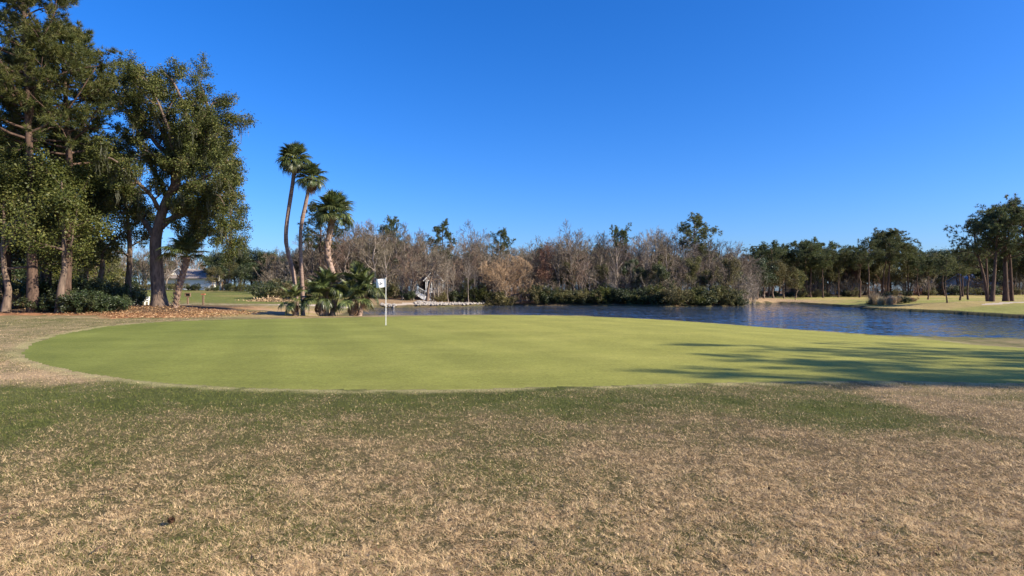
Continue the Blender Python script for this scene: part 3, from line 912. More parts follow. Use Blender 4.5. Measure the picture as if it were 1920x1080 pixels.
gx0, gy0 = ground(723.5, 610)
gz0 = H(gx0, gy0)
fl_ = thing('flagstick', 'white flagstick with a white flag standing in the hole on the putting green', 'golf flag', (gx0, gy0, gz0))
PT = (610 - 522) / F * gy0
mb = MB(); mb.add(*tubes(np.array([[[0, 0, -.1], [0, 0, .7], [0, 0, 1.4], [0, 0, PT]]]), np.array([[.013, .013, .011, .010]]), 10))
part('pole', mb.mesh('pole', M_white, True), fl_)
mb = MB(); mb.add(*tubes(np.array([[[0, 0, PT], [0, 0, PT + .02], [0, 0, PT + .035]]]), np.array([[.018, .018, .004]]), 10))
part('pole_cap', mb.mesh('pole_cap', M_white, True), fl_)
FWd, FHt = .43, .38
def flag_pt(u, v):   # u along the fly to the left, v down
    return np.array([-.015 - FWd * u * .985, .045 * math.sin(u * 6.0 + v * 1.2) * u ** .6, PT - .01 - v * FHt - .035 * u - .02 * u * math.sin(v * 3.1)])
nu, nv = 18, 12
fv = [flag_pt(i / nu, j / nv) for i in range(nu + 1) for j in range(nv + 1)]
fi = np.arange((nu + 1) * (nv + 1)).reshape(nu + 1, nv + 1)
fq = np.stack([fi[:-1, :-1], fi[1:, :-1], fi[1:, 1:], fi[:-1, 1:]], -1).reshape(-1, 4)
flag = part('flag', make_mesh('flag', fv, [fq], M_cloth, True), fl_)
# dark printed crest in the middle of the flag: a rounded blot with two raised wings
out = [(.50, .72), (.40, .66), (.36, .56), (.26, .50), (.33, .44), (.42, .46), (.48, .30), (.55, .26), (.56, .42), (.66, .40), (.74, .48), (.64, .54), (.62, .66)]
crest = []
for side in (-1, 1):
    vv = [flag_pt(u, v) + np.array([0, side * .003, 0]) for u, v in out]
    vv.append(flag_pt(.5, .5) + np.array([0, side * .003, 0]))
    crest.append(vv)
mb = MB()
for side, vv in zip((-1, 1), crest):
    k_ = len(out)
    f3 = np.array([[i, (i + 1) % k_, k_] if side > 0 else [(i + 1) % k_, i, k_] for i in range(k_)])
    mb.add(vv, [f3])
part('crest', mb.mesh('crest', M_print), flag)
mb = MB(); a_ = np.linspace(0, 2 * math.pi, 21)[:-1]
ri = np.concatenate([np.stack([.054 * np.cos(a_), .054 * np.sin(a_), 0 * a_ + .006], -1), np.stack([.062 * np.cos(a_), .062 * np.sin(a_), 0 * a_ + .006], -1)])
ix = np.arange(20)
mb.add(ri, [np.stack([ix, ix + 20, (ix + 1) % 20 + 20, (ix + 1) % 20], -1)])
part('cup_rim', mb.mesh('cup_rim', M_white), fl_)
mb = MB(); mb.add(np.concatenate([ri[:20] - [0, 0, .001], [[0, 0, .005]]]), [np.stack([ix, (ix + 1) % 20, 0 * ix + 20], -1)])
part('cup', mb.mesh('cup', M_black), fl_)

# ------------------------------------------------------------------ palms behind the green
def pix_line(lst, Y):
    return [PX(a, b, Y) for a, b in lst]
def on_ground(p):
    p = np.array(p); p[2] = H(p[0], p[1]) - .03
    return p
def pl(lst, Y, dy=None):
    P_ = [PX(a, b, Y + (dy[i] if dy else 0)) for i, (a, b) in enumerate(lst)]
    P_[0] = on_ground(P_[0])
    return P_
palm('tallest slender cabbage palm with a bowed bare trunk behind the green', pl([(556, 584), (555, 545), (548, 500), (538, 470), (535, 448), (538, 414), (546, 363), (552, 322), (553, 300)], 46), .155, 60, .80, 11, .14, 4, -42)
palm('second tallest slender cabbage palm leaning right beside the tallest one', pl([(568, 584), (567, 530), (564, 493), (563, 458), (564, 423), (572, 388), (580, 348), (584, 334)], 45.5), .145, 50, .70, 12, .13, 5, -42)
palm('shorter cabbage palm with rusty trunk and wide crown behind the green', pl([(622, 592), (631, 543), (622, 505), (614, 482), (614, 458), (621, 420), (624, 403)], 43.5), .22, 56, .97, 13, .20, 0, -24, boots=(.5, .97, 60, 1.15))
palm('cabbage palm with criss-cross leaf bases on the mulch mound beside the oak', pl([(328, 580), (334, 545), (342, 515), (349, 492), (350, 482)], 44.5), .17, 28, 1.05, 14, .19, 0, 0, boots=(.02, .97, 120, 1.1))

def palmetto(label, px, Y, nfr, size, seed, stump, lo=-20, hi=85):
    p_ = at(px, Y)
    root = thing('palmetto', label, 'palmetto', p_)
    rng = np.random.default_rng(seed)
    for j, (dx, dy, h_) in enumerate(stump):
        mb = MB(); nn = 6
        c = np.stack([np.linspace(dx * .6, dx, nn), np.linspace(dy * .6, dy, nn), np.linspace(-.05, h_, nn)], -1)
        mb.add(*tubes(c[None], (np.linspace(.17, .13, nn) * (1 + .1 * rng.normal(size=nn)))[None], 9))
        part('trunk', mb.mesh('trunk', M_bark_palm, True), root)
        for i in range(14):
            t = i / 14; az = i * 2.4
            part('leaf_base', BOOT, root, (dx * (.6 + .4 * t) + .14 * math.cos(az), dy * (.6 + .4 * t) + .14 * math.sin(az), h_ * t), (0, R(8), az), .9)
        put_fronds(root, (dx, dy, h_), nfr // len(stump), size, seed + j, lo, hi, 2)
    return root
palmetto('low bushy palmetto clump between the tall palms and the short palm', 606, 43, 44, .88, 31, [(-.2, 0, 1.35), (.3, .2, 2.0)], -30)
palmetto('wide palmetto clump with a leaning stump right of the short palm', 657, 43, 54, .95, 32, [(.15, 0, 1.2), (.95, .4, 1.75), (.45, .5, 2.2)], -30)
palmetto('small dark stemmed palmetto leftmost beside the tall palms', 553, 42.5, 18, .72, 33, [(0, 0, 1.05)], -55)

# ------------------------------------------------------------------ the big oak at left
def build_oak():
    Yo = 45.0
    b = on_ground(PX(300, 578, Yo))
    root = thing('oak_tree', 'large live oak with forked trunk and hanging moss standing on the mulch mound', 'oak tree', tuple(b))
    rng = np.random.default_rng(77)
    tr = np.array([b + [0, 0, -.1], PX(296, 540, Yo), PX(293, 490, Yo), PX(290, 455, Yo), PX(297, 425, Yo), PX(303, 400, Yo), PX(315, 370, Yo)]) - b
    c = poly_curve(tr, 14)
    rad = np.linspace(.50, .30, 14); rad[0] = .72; rad[1] = .56
    mb = MB(); V, q = tubes(c[None], rad[None], 16); V += rng.normal(0, .012, V.shape); mb.add(V, [q])
    part('trunk', mb.mesh('trunk', M_bark_oak, True), root)
    limbs = [([(315, 372), (325, 345), (332, 315), (318, 290), (290, 262), (262, 232), (232, 205), (212, 170)], 0, .26),
             ([(292, 450), (278, 425), (262, 405), (240, 385), (215, 372), (190, 380)], 1.0, .22),
             ([(318, 365), (335, 340), (352, 300), (358, 255), (345, 205), (330, 155), (300, 130)], -1.5, .22),
             ([(325, 345), (350, 320), (385, 300), (405, 265), (418, 240), (430, 232)], 1.2, .17),
             ([(300, 430), (325, 415), (350, 395), (390, 372), (425, 360), (447, 385)], -.8, .17),
             ([(318, 368), (330, 330), (372, 280), (392, 225), (386, 180), (372, 150)], 2.5, .17),
             ([(305, 400), (285, 370), (255, 335), (225, 305), (190, 290)], -2.8, .17),
             ([(312, 375), (300, 335), (270, 290), (255, 245), (258, 190), (268, 140)], 2.5, .16),
             ([(318, 365), (345, 350), (392, 335), (430, 318), (455, 345)], -2.8, .15),
             ([(320, 360), (330, 310), (320, 250), (300, 200), (275, 150)], -2.5, .15),
             ([(300, 420), (330, 400), (362, 400), (385, 418), (392, 440)], 2.0, .12),
             ([(325, 345), (362, 300), (410, 290), (440, 300), (462, 318)], 3.0, .13),
             ([(318, 368), (360, 348), (412, 350), (440, 372), (456, 425), (454, 450)], .6, .13),
             ([(300, 420), (350, 395), (402, 400), (430, 412), (448, 450)], -1.6, .12),
             ([(318, 365), (330, 320), (360, 270), (400, 252), (424, 238)], -1.0, .12),
             ([(318, 368), (335, 320), (352, 262), (385, 215), (402, 192)], .2, .14),
             ([(318, 290), (300, 240), (270, 190), (250, 150), (228, 140)], .8, .12),
             ([(318, 365), (345, 320), (380, 285), (428, 285), (452, 300)], 1.8, .12)]
    P1 = []; R1 = []
    for pts, dep, r_ in limbs:
        n = 10
        pp = []
        for i, (a, b_) in enumerate(pts):
            t = i / (len(pts) - 1)
            pp.append(PX(a - 24 * t * (a > 340) * (b_ > 255), b_, Yo + dep * t * 1.3) - b)
        cc = poly_curve(np.array(pp), n) + np.concatenate([np.zeros((1, 3)), rng.normal(0, .06, (n - 1, 3))])
        P1.append(cc); R1.append(np.linspace(r_, .05, n))
    P1 = np.array(P1); R1 = np.array(R1); L1 = np.linalg.norm(np.diff(P1, axis=1), axis=-1).sum(1)
    P2, R2, L2 = child_level(rng, P1, R1, np.minimum(L1, 7), 12, .16, 1, 52, 16, .30, 6, .18, .02, .5, .35)
    P3, R3, L3 = child_level(rng, P2, R2, L2, 6, .2, 1, 48, 15, .55, 4, .2, -.02, .6, .4)
    P4, R4, L4 = child_level(rng, P3, R3, L3, 4, .2, 1, 45, 15, .6, 3, .2, -.06, .6, .5)
    for l_ in limb_meshes([(P1, R1, 8), (P2, R2, 5), (P3, R3, 3), (P4, R4, 3)], M_bark_oak): part('limb', l_, root)
    zmax = P4[..., 2].max()
    # foliage hangs in separate sprays: some sprays are bare so that sky shows through
    full = rng.random(len(P4)) < .92
    Pl = P4[full]
    nl = 46
    pos = along(rng, Pl, nl, .05, .16)
    cl = np.clip(rng.normal(.45, .17, len(Pl)) + .10 * vnoise(Pl[:, -1, 0] * .8, Pl[:, -1, 2] * .8, 3), 0, 1)
    tn = np.clip(np.repeat(cl, nl) + rng.normal(0, .13, len(pos)), 0, 1)
    V, q, t = leaf_quads(rng, pos, .14, .5, tn, .35, .5)
    part('crown', make_mesh('crown', V, [q], M_oak, False, t), root)
    pts = along(rng, P3[rng.random(len(P3)) < .38], 1, .3, .05)
    pts = pts[pts[:, 2] < zmax * .75]
    part('moss', moss_mesh(rng, pts, 12, .3, 1.45), root)
build_oak()

# ------------------------------------------------------------------ pines and broadleaf trees at left
def near_pine(label, base_px, Y, line, r, Ht, t0, lmax, seed, conic, k=(38, 6, 3), mat=M_pine_near, tuft=(6, 18, .34, .034), ang1=76, split=True):
    pts = pl(line, Y)
    b = pts[0]
    root = thing('pine_tree', label, 'pine tree', tuple(b))
    tr, cr, limbs = pine_parts(seed, Ht, t0, lmax, r, k, tuft, ang1, conic, trunk=np.array(pts) - b, mat=mat, split=split, trop=.03)
    part('trunk', tr, root); part('crown', cr, root)
    for l_ in limbs: part('limb', l_, root)
    return root
near_pine('tallest pine at the left edge with its top cut off by the frame', 62, 41, [(62, 586), (60, 480), (58, 350), (50, 150), (42, -40), (38, -95)], .30, 0, .46, 5.4, 101, .75, (44, 6, 3))
near_pine('pine with dark lower trunk right of the leftmost pine', 125, 43, [(122, 582), (124, 520), (130, 440), (134, 390), (128, 250), (118, 110), (112, 60)], .31, 0, .52, 5.0, 102, .5, (36, 6, 3))
near_pine('thin dark pine between the two thick left pines', 92, 50, [(91, 568), (94, 500), (98, 430), (100, 300), (98, 200)], .15, 0, .5, 3.2, 103, .3, (20, 5, 2))
near_pine('pine leaning right behind the dark hedge', 160, 52, [(156, 560), (160, 500), (166, 440), (172, 340), (178, 260)], .30, 0, .5, 4.2, 104, .3, (22, 5, 3))

near_pine('bushy pine at the left frame edge behind the tallest one', 8, 47, [(12, 578), (14, 480), (18, 350), (22, 200), (24, 90)], .26, 0, .36, 4.4, 105, .4, (40, 6, 3))
BROAD = [leafy_tree(201, 7.0, M_bright, .16, (11, 6, 5), .35, .42, 52, .12, .2), leafy_tree(202, 7.5, M_bright, .15, (11, 6, 5), .3, .45, 52, .12, .2),
         leafy_tree(203, 8.0, M_olive, .15, (10, 6, 5), .2, .40, 26, .2, .22), leafy_tree(204, 8.0, M_olive, .15, (9, 6, 5), .15, .45, 26, .2, .22),
         leafy_tree(205, 8.0, M_dark, .16, (10, 6, 5), .12, .42, 30, .21, .24), leafy_tree(206, 8.0, M_dark, .16, (10, 6, 5), .15, .46, 30, .21, .24),
         leafy_tree(207, 7.0, M_yellow, .12, (9, 6, 5), .15, .40, 22, .19, .2), leafy_tree(208, 7.0, M_rust, .12, (9, 6, 5), .2, .42, 14, .18, .2)]
def put_tree(name, meshes, label, cat, loc, s, rz, group=None, sx=1.0):
    root = thing(name, label, cat, loc, rz, group, (s * sx, s * sx, s))
    part('trunk', meshes[0], root); part('crown', meshes[1], root)
    return root
rg_ = np.random.default_rng(5)
put_tree('laurel_tree', BROAD[0], 'bright leaved broadleaf tree among the left pines, lit from the right', 'tree', at(112, 40.5), 1.48, 1.0, sx=.92)
put_tree('laurel_tree', BROAD[1], 'leafy evergreen tree at the very left edge below the tall pine', 'tree', at(10, 41), 1.35, 2.2, sx=.95)
put_tree('laurel_tree', BROAD[1], 'leafy evergreen tree behind the pines and left of the oak', 'tree', at(190, 49), 1.5, 4.0)
put_tree('holly_tree', BROAD[4], 'dark evergreen tree filling the shade between the left pines', 'tree', at(72, 53), 1.5, .6)
put_tree('holly_tree', BROAD[5], 'dark evergreen tree in the shade at the left frame edge', 'tree', at(-30, 49), 1.6, 3.6)
put_tree('laurel_tree', BROAD[0], 'tall broadleaf tree filling the gap between the two thick left pines', 'tree', at(58, 46), 2.0, 2.9, sx=.75)
put_tree('laurel_tree', BROAD[1], 'tall broadleaf tree behind the second thick pine and the oak', 'tree', at(150, 50), 1.95, .3, sx=.75)
# thin tree with a flared pale base beside the bench
p_ = at(238, 50)
root = thing('young_oak_tree', 'slender tree with flared pale base left of the white bench', 'tree', p_)
rng = np.random.default_rng(9)
c = poly_curve(np.array([PX(238, 573, 50), PX(239, 540, 50), PX(243, 500, 50), PX(244, 460, 50), PX(238, 400, 50), PX(236, 350, 50)]) - np.array(p_), 10)
c[0, 2] = -.05
P0 = c[None]; R0 = np.array([[.42, .27, .22, .2, .19, .17, .15, .13, .1, .07]])
P1, R1, L1 = child_level(rng, P0, R0, np.array([8.0]), 12, .35, 1, 60, 12, .38, 6, .15, .04, .45, .3)
P2, R2, L2 = child_level(rng, P1, R1, L1, 6, .25, 1, 45, 14, .5, 4, .15, 0, .6, .4)
P3, R3, L3 = child_level(rng, P2, R2, L2, 5, .2, 1, 45, 14, .55, 3, .15, -.04, .6, .4)
mb = MB(); mb.add(*tubes(P0, R0, 12)); part('trunk', mb.mesh('trunk', M_bark_oak, True), root)
for l_ in limb_meshes([(P1, R1, 5), (P2, R2, 3)], M_bark_oak): part('limb', l_, root)
pos = along(rng, P3, 26, .1, .15); V, q, t = leaf_quads(rng, pos, .16, .5, None, .3, .5)
part('crown', make_mesh('crown', V, [q], M_oak, False, t), root)
# pale trunk cut by the left frame edge
put_tree('laurel_tree', BROAD[0], 'tree with a pale trunk base cut by the left frame edge', 'tree', at(0, 46), 1.6, 5.0)

# shrubs: meshes shared between many plants
SH = {'dark': [shrub_mesh(301 + i, M_dark, 2.0, 1.3, 9, (6, 4), 26, .15) for i in range(3)],
      'bright': [shrub_mesh(311 + i, M_bright, 2.0, 1.2, 9, (6, 4), 22, .15) for i in range(2)],
      'olive': [shrub_mesh(321 + i, M_olive, 2.2, 1.2, 9, (6, 4), 20, .15) for i in range(2)],
      'yellow': [shrub_mesh(331 + i, M_yellow, 2.0, 1.2, 8, (6, 4), 18, .15) for i in range(1)],
      'rust': [shrub_mesh(341 + i, M_rust, 2.0, 1.2, 8, (6, 4), 14, .14) for i in range(2)]}
SHB = {'brown': [bare_shrub(351 + i, M_twig, 3.0) for i in range(3)], 'pale': [bare_shrub(361 + i, M_twig_pale, 3.0) for i in range(2)], 'red': [bare_shrub(371, M_twig_red, 3.0)]}
def put_shrub(name, meshes, label, loc, s, rz, group=None, sx=1.0, cat='shrub'):
    root = thing(name, label, cat, loc, rz, group, (s * sx, s * sx, s))
    part('stem', meshes[0], root); part('foliage', meshes[1], root)
    return root
# low dark azalea hedge in front of the left trunks
for i, (px, Y, s) in enumerate([(92, 41.5, .62), (112, 41, .70), (132, 41.3, .66), (152, 40.8, .72), (172, 41.2, .66), (192, 41.5, .62), (212, 42, .58), (228, 43, .45)]):
    put_shrub('azalea_shrub', SH['dark'][i % 3], ['leftmost low dark azalea shrub of the hedge, by the leftmost thick trunk', 'second azalea shrub of the dark hedge, between the two thick pine trunks', 'third azalea shrub of the dark hedge, at the foot of the second thick trunk', 'tallest azalea shrub of the dark hedge, just right of the second thick trunk', 'azalea shrub in the middle of the dark hedge below the glossy shrubs', 'azalea shrub of the dark hedge right of its middle', 'azalea shrub next to last at the right end of the dark hedge', 'smallest azalea shrub, ending the dark hedge at the slender tree'][i], at(px, Y), s, i * 1.3, 'azalea hedge under the left pines', 1.25)
for i, (px, Y, s, l_) in enumerate([(165, 46, 1.0, 'glossy green shrub behind the hedge below the leaning pine'), (190, 46.5, 1.05, 'glossy green shrub behind the middle of the dark hedge'), (215, 47, .95, 'glossy green shrub left of the slender tree'),
                                    (142, 46, .9, 'glossy green shrub beside the thick pine trunk'), (252, 51, .8, 'dark green shrub right behind the slender tree')]):
    put_shrub('evergreen_shrub', SH['dark'][(i + 1) % 3], l_, at(px, Y), s * 1.05, i * 2.1)
for i, (px, Y, k_, s) in enumerate([(8, 50, 'olive', 1.1), (30, 49, 'olive', .9), (20, 45, 'rust', .55), (45, 52, 'olive', 1.2), (75, 48, 'bright', .9), (105, 49, 'bright', 1.2), (-15, 46, 'olive', 1.0)]):
    put_shrub('understory_shrub', SH[k_][i % len(SH[k_])], ['ragged olive shrub by the pale trunk at the left frame edge', 'ragged olive shrub just left of the tallest pine trunk', 'low rusty shrub at the left frame edge before the olive ones', 'tall ragged olive shrub behind the tallest pine trunk', 'bright ragged shrub right of the tallest pine trunk', 'bright ragged shrub between thin dark pine and second thick pine', 'ragged olive shrub cut by the left frame edge'][i], at(px, Y), s, i * 1.7, 'ragged shrubs beneath the left pines')
# thicket behind the left trees
for i, (px, Y, v, s) in enumerate([(-40, 62, 4, 1.0), (-5, 64, 5, 1.05), (25, 66, 3, 1.0), (55, 70, 0, 1.0), (85, 66, 1, .95), (110, 72, 6, 1.05), (135, 68, 3, .95), (160, 74, 6, .95), (185, 78, 2, .9), (208, 84, 6, .85),
                                   (20, 90, 4, 1.3), (70, 95, 5, 1.4), (120, 98, 4, 1.3), (165, 105, 3, 1.2), (-60, 80, 5, 1.4)]):
    put_tree(['laurel_tree', 'laurel_tree', 'olive_tree', 'olive_tree', 'holly_tree', 'holly_tree', 'willow_tree'][v], BROAD[v], ['leafy thicket tree at the far left frame edge', 'leafy thicket tree behind the pale leaning trunk', 'olive thicket tree left of the tallest pine', 'leafy thicket tree between the two thick pines', 'bright thicket tree behind the thin dark pine', 'yellow green thicket tree right of the second thick pine', 'olive thicket tree behind the leaning pine', 'yellow green thicket tree behind the glossy shrubs', 'olive thicket tree left of the slender tree', 'yellow green thicket tree just left of the slender tree', 'dark tree deep in the left thicket', 'dark tree deep in the thicket between the thick pines', 'dark tree deep in the thicket behind the second thick pine', 'olive tree deep in the thicket behind the leaning pine', 'dark tree deep beyond the left frame edge'][i], 'tree', at(px, Y), s, i * 1.9, 'leafy thicket behind the left pines')
for i, px in enumerate(range(-60, 250, 20)):
    put_shrub('thicket_shrub', SH[('olive', 'bright', 'olive', 'dark')[i % 4]][i % 2], 'sunlit shrub at the foot of the thicket behind the left pines', at(px + rg_.normal(0, 4), 60 + 8 * rg_.random()), 1.1 + .3 * rg_.random(), i * 1.1, 'shrubs at the foot of the left thicket')

# ------------------------------------------------------------------ bare wood across the pond
BARE_V = [bare_tree(401 + i, 12.0, [M_twig, M_twig, M_twig_pale, M_twig, M_twig_rusty, M_twig, M_twig, M_twig][i], a1=[38, 44, 34, 48, 40, 36, 42, 46][i], spread=[.42, .5, .36, .5, .44, .40, .4, .46][i], t0=[.12, .2, .15, .1, .14, .2, .08, .16][i], r0=[.2, .24, .18, .22, .2, .26, .18, .22][i]) for i in range(8)]
SKY_TOP = [(490, 490), (520, 462), (560, 450), (600, 440), (650, 425), (690, 416), (720, 425), (760, 430), (790, 446), (830, 450), (860, 455), (888, 430), (910, 450), (940, 470), (970, 455), (1000, 460), (1040, 452), (1075, 426), (1100, 450), (1130, 440), (1160, 447),
           (1190, 447), (1220, 430), (1250, 440), (1290, 440), (1330, 450), (1355, 445), (1380, 462), (1400, 480), (1420, 500)]
def skytop(px):
    return np.interp(px, [a for a, b in SKY_TOP], [b for a, b in SKY_TOP])
rw = np.random.default_rng(60)
def wood_part(px):
    for lim, w_ in [(560, 'left of the tall palms'), (650, 'behind the palms'), (730, 'behind the palmettos and the flag'), (790, 'just left of the raised house'), (850, 'behind the raised house'), (905, 'between the house and the round reddish tree'), (1000, 'behind the round reddish tree'),
                    (1080, 'just right of the round reddish tree'), (1150, 'across the water left of its middle'), (1215, 'left of the yellow green tree'), (1270, 'behind the yellow green tree'), (1330, 'around the tallest wood pine')]:
        if px < lim: return w_
    return 'near its right end by the sandy bank'
rows = [(108, 500, 1395, 27, .95, .60), (114, 495, 1400, 32, 1.10, .78), (122, 500, 1402, 36, 1.12, .90), (132, 505, 1405, 34, 1.08, .95)]
cnt = 0
for ri_, (Y, a0, a1_, n_, hi_, lo_) in enumerate(rows):
    for i in range(n_):
        px = a0 + (a1_ - a0) * (i + .5 + rw.normal(0, .25)) / n_
        Yt = Y + rw.normal(0, 2.0) + (6 if px > 920 and px < 1010 and ri_ == 0 else 0)
        if ri_ == 0 and px < 700: Yt += 4
        if ri_ == 0 and 770 < px < 850: continue
        loc = at(px, Yt)
        if poly_sdf(np.array([loc[0]]), np.array([loc[1]]), LAKE)[0] > -2.0:
            Yt += 6; loc = at(px, Yt)
        top = EYE + (HY - skytop(px)) / F * Yt
        ht = (top - loc[2]) * rw.uniform(lo_, hi_) * 1.02
        v = int(rw.integers(0, 8))
        put_tree('bare_tree', BARE_V[v], ('brown bare tree in the front wood ' if ri_ < 2 else 'bare tree deep in the wood ') + wood_part(px), 'tree', loc, ht / 12.6, rw.random() * 6.28, 'front bare trees of the wood across the pond' if ri_ < 2 else 'rear bare trees of the wood across the pond', rw.uniform(.85, 1.25))
        cnt += 1
for i in range(46):
    px = 488 + 920 * (i + .5) / 46 + rw.normal(0, 4); Yt = 139 + rw.uniform(-5, 9)
    loc = at(px, Yt)
    ht = (EYE + (HY - skytop(px)) / F * Yt - loc[2]) * rw.uniform(.62, .84)
    v = [4, 5, 3, 5, 4, 2][int(rw.integers(0, 6))]
    put_tree('holly_tree' if v > 3 else 'olive_tree', BROAD[v], 'shaded evergreen behind the bare wood, ' + wood_part(px), 'tree', loc, ht / 8.0, rw.random() * 6.28, 'evergreens deep behind the bare wood', 1.15)
for i in range(17):
    px = 1010 + 380 * (i + .5) / 17 + rw.normal(0, 6) if i % 3 else 560 + 200 * i / 17
    Yt = (np.interp(px, [1000, 1100, 1250, 1385], [112, 110, 104, 106]) if px > 1000 else 113) + rw.uniform(1, 6)
    loc = at(px, Yt); ht = (EYE + (HY - skytop(px)) / F * Yt - loc[2]) * rw.uniform(.40, .72)
    v = [4, 5, 3, 2][int(rw.integers(0, 4))]
    put_tree('holly_tree' if v > 3 else 'olive_tree', BROAD[v], 'green crowned tree mixed into the bare wood, ' + wood_part(px), 'tree', loc, ht / 8.0, rw.random() * 6.28, 'green trees mixed into the bare wood', .8)
# trees that stand out on the skyline
for px, top, Y, v, l_ in [(1075, 423, 112, 3, 'bare round topped tree rising above the wood skyline left of centre right'), (888, 426, 118, 5, 'tall narrow bare tree rising above the wood right of the house'), (1222, 426, 116, 1, 'bare spreading tree standing above the skyline left of the tall pine in the wood'),
                          (690, 412, 112, 0, 'bare tall tree rising behind the palmetto clumps'), (1355, 440, 112, 7, 'bare spreading tree on the skyline right of the tall pine in the wood')]:
    loc = at(px, Y); ht = EYE + (HY - top) / F * Y - loc[2]
    put_tree('bare_tree', BARE_V[v], l_, 'tree', loc, ht / 12.4, px * .1, None, .9)
# pines of the wood
PINES = [pine_parts(501 + i, 15.0, [.52, .58, .48, .6, .55, .62][i], [3.3, 3.0, 3.6, 3.0, 3.4, 3.2][i], .20, (22, 6, 2), (3, 16, .42, .06), [74, 68, 78, 70, 72, 66][i], 0, jit=.16) for i in range(6)]
def put_pine(v, label, loc, ht, rz, group=None, sx=1.0, cat='pine tree'):
    s = ht / 15.4
    root = thing('pine_tree', label, cat, loc, rz, group, (s * sx, s * sx, s))
    tr, cr, _ = PINES[v]
    part('trunk', tr, root); part('crown', cr, root)
    return root
for px, top, Y, v, sx, l_ in [(598, 388, 112, 2, 1.15, 'dark pine behind the short palm'), (735, 417, 125, 1, .8, 'small pine crown above the bare wood right of the palms'), (829, 424, 124, 0, 1.0, 'pine rising above the wood over the house'),
                              (938, 438, 126, 3, .9, 'pine above the wood over the round reddish tree'), (1163, 432, 124, 5, .8, 'pine top just showing over the middle of the bare wood'), (1310, 411, 118, 4, 1.15, 'tallest pine of the wood, right of its middle')]:
    loc = at(px, Y)
    put_pine(v, l_, loc, EYE + (HY - top) / F * Y - loc[2], px, None, sx)
# round reddish tree on the far bank
RED = bare_tree(455, 8.0, M_twig_red, (18, 9, 6, 5), 62, .5, .16, .015, .12, .10, .16, 0, True)
RED2 = RED
loc = at(948, 109.5)
put_tree('round_tree', RED, 'dense round reddish bare tree on the far bank of the pond', 'tree', loc, 1.12, .4, None, 1.22)
# dark leaning tree before the house, pale slim trunks
LEAN = bare_tree(460, 9.0, M_twig, (10, 6, 6, 4), 48, .55, .40, .015, .13, .08, .24, 1.5, trunk_mat=M_bark_oak)
loc = at(801, 102)
put_tree('leaning_tree', LEAN, 'dark leaning bare tree in front of the white stairs of the house', 'tree', loc, 1.0, 0.15, None, 1.0)
SLIM = bare_tree(461, 9.0, M_twig_pale, (8, 5, 5, 4), 34, .36, .45, .011, .1, .1, .10)
for px, Y, s, l_ in [(841, 104, .8, 'slim pale bare tree right of the house'), (853, 106, .75, 'slim pale tree leaning beside the slim tree right of the house'), (879, 106, .85, 'slim pale tree left of the round reddish tree'), (888, 107, .7, 'thin pale tree nearest the round reddish tree')]:
    put_tree('slim_tree', SLIM, l_, 'tree', at(px, Y), s, px, None, .8)
for px, Y, s, k_, l_ in [(834, 107, 1.5, 'brown', 'bare brown bush right beside the raised house'), (824, 105.5, .8, 'brown', 'small bare bush before the raised house'), (770, 106, 1.6, 'brown', 'bare brown bush left of the white stairs'), (792, 118, 2.4, 'brown', 'tall bare bush just behind the raised house'), (850, 112, 2.2, 'red', 'reddish bare bush behind the slim pale trees')]:
    put_shrub('thicket_bush', SHB[k_][0], l_, at(px, Y), s, px, None, 1.0, 'bush')
put_shrub('woodside_shrub', SH['olive'][0], 'olive shrub before the right corner of the raised house', at(829, 104), .85, 1.0)
put_shrub('woodside_shrub', SH['dark'][1], 'dark shrub just left of the white stairs', at(771, 102.5), .75, 2.0)
put_tree('bare_tree', BARE_V[5], 'slim bare tree before the gable of the raised house', 'tree', at(812, 103.5), .7, 1.7, sx=.8)
put_tree('bare_tree', BARE_V[2], 'bare pale tree in front of the right side of the raised house', 'tree', at(822, 104.5), .72, 1.0)
put_tree('bare_tree', BARE_V[4], 'brown bare tree standing left before the raised house stairs', 'tree', at(775, 104), .8, 2.0)
# special accents in the wood
put_tree('vine_tree', BROAD[6], 'yellow green leafy tree standing in the bare wood', 'tree', at(1232, 107), 1.05, .5, None, .6)
put_tree('holly_tree', BROAD[4], 'dark green evergreen tree in the bare wood below the yellow green one', 'tree', at(1246, 104.5), .85, .9, None, .75)
put_tree('rust_tree', BROAD[7], 'tree with rusty dead leaves near the water in the bare wood', 'tree', at(1180, 108.5), .72, .2, None, .8)
put_tree('rust_tree', BROAD[7], 'reddish leaved tree in the bare wood right of the round tree', 'tree', at(1022, 113), 1.35, 1.2, None, .7)
put_tree('olive_tree', BROAD[3], 'olive leaved tree leaning over the water at the right end of the wood', 'tree', at(1368, 105.5), 1.0, 2.2, None, .8)
put_tree('olive_tree', BROAD[2], 'small yellowish tree between the slim trunks right of the house', 'tree', at(878, 108.5), .55, 2.6, None, .9)
for px, Y, s, l_ in [(1402, 112, 2.0, 'pale bare bush overhanging the water at the end of the wood'), (1412, 118, 1.9, 'pale pinkish bush above the sandy bank at the end of the wood'), (1390, 107, 1.6, 'pale bare bush beside the olive tree at the end of the wood')]:
    put_shrub('pale_bush', SHB['pale'][int(px) % 2], l_, at(px, Y), s, px, None, .8, 'bush')
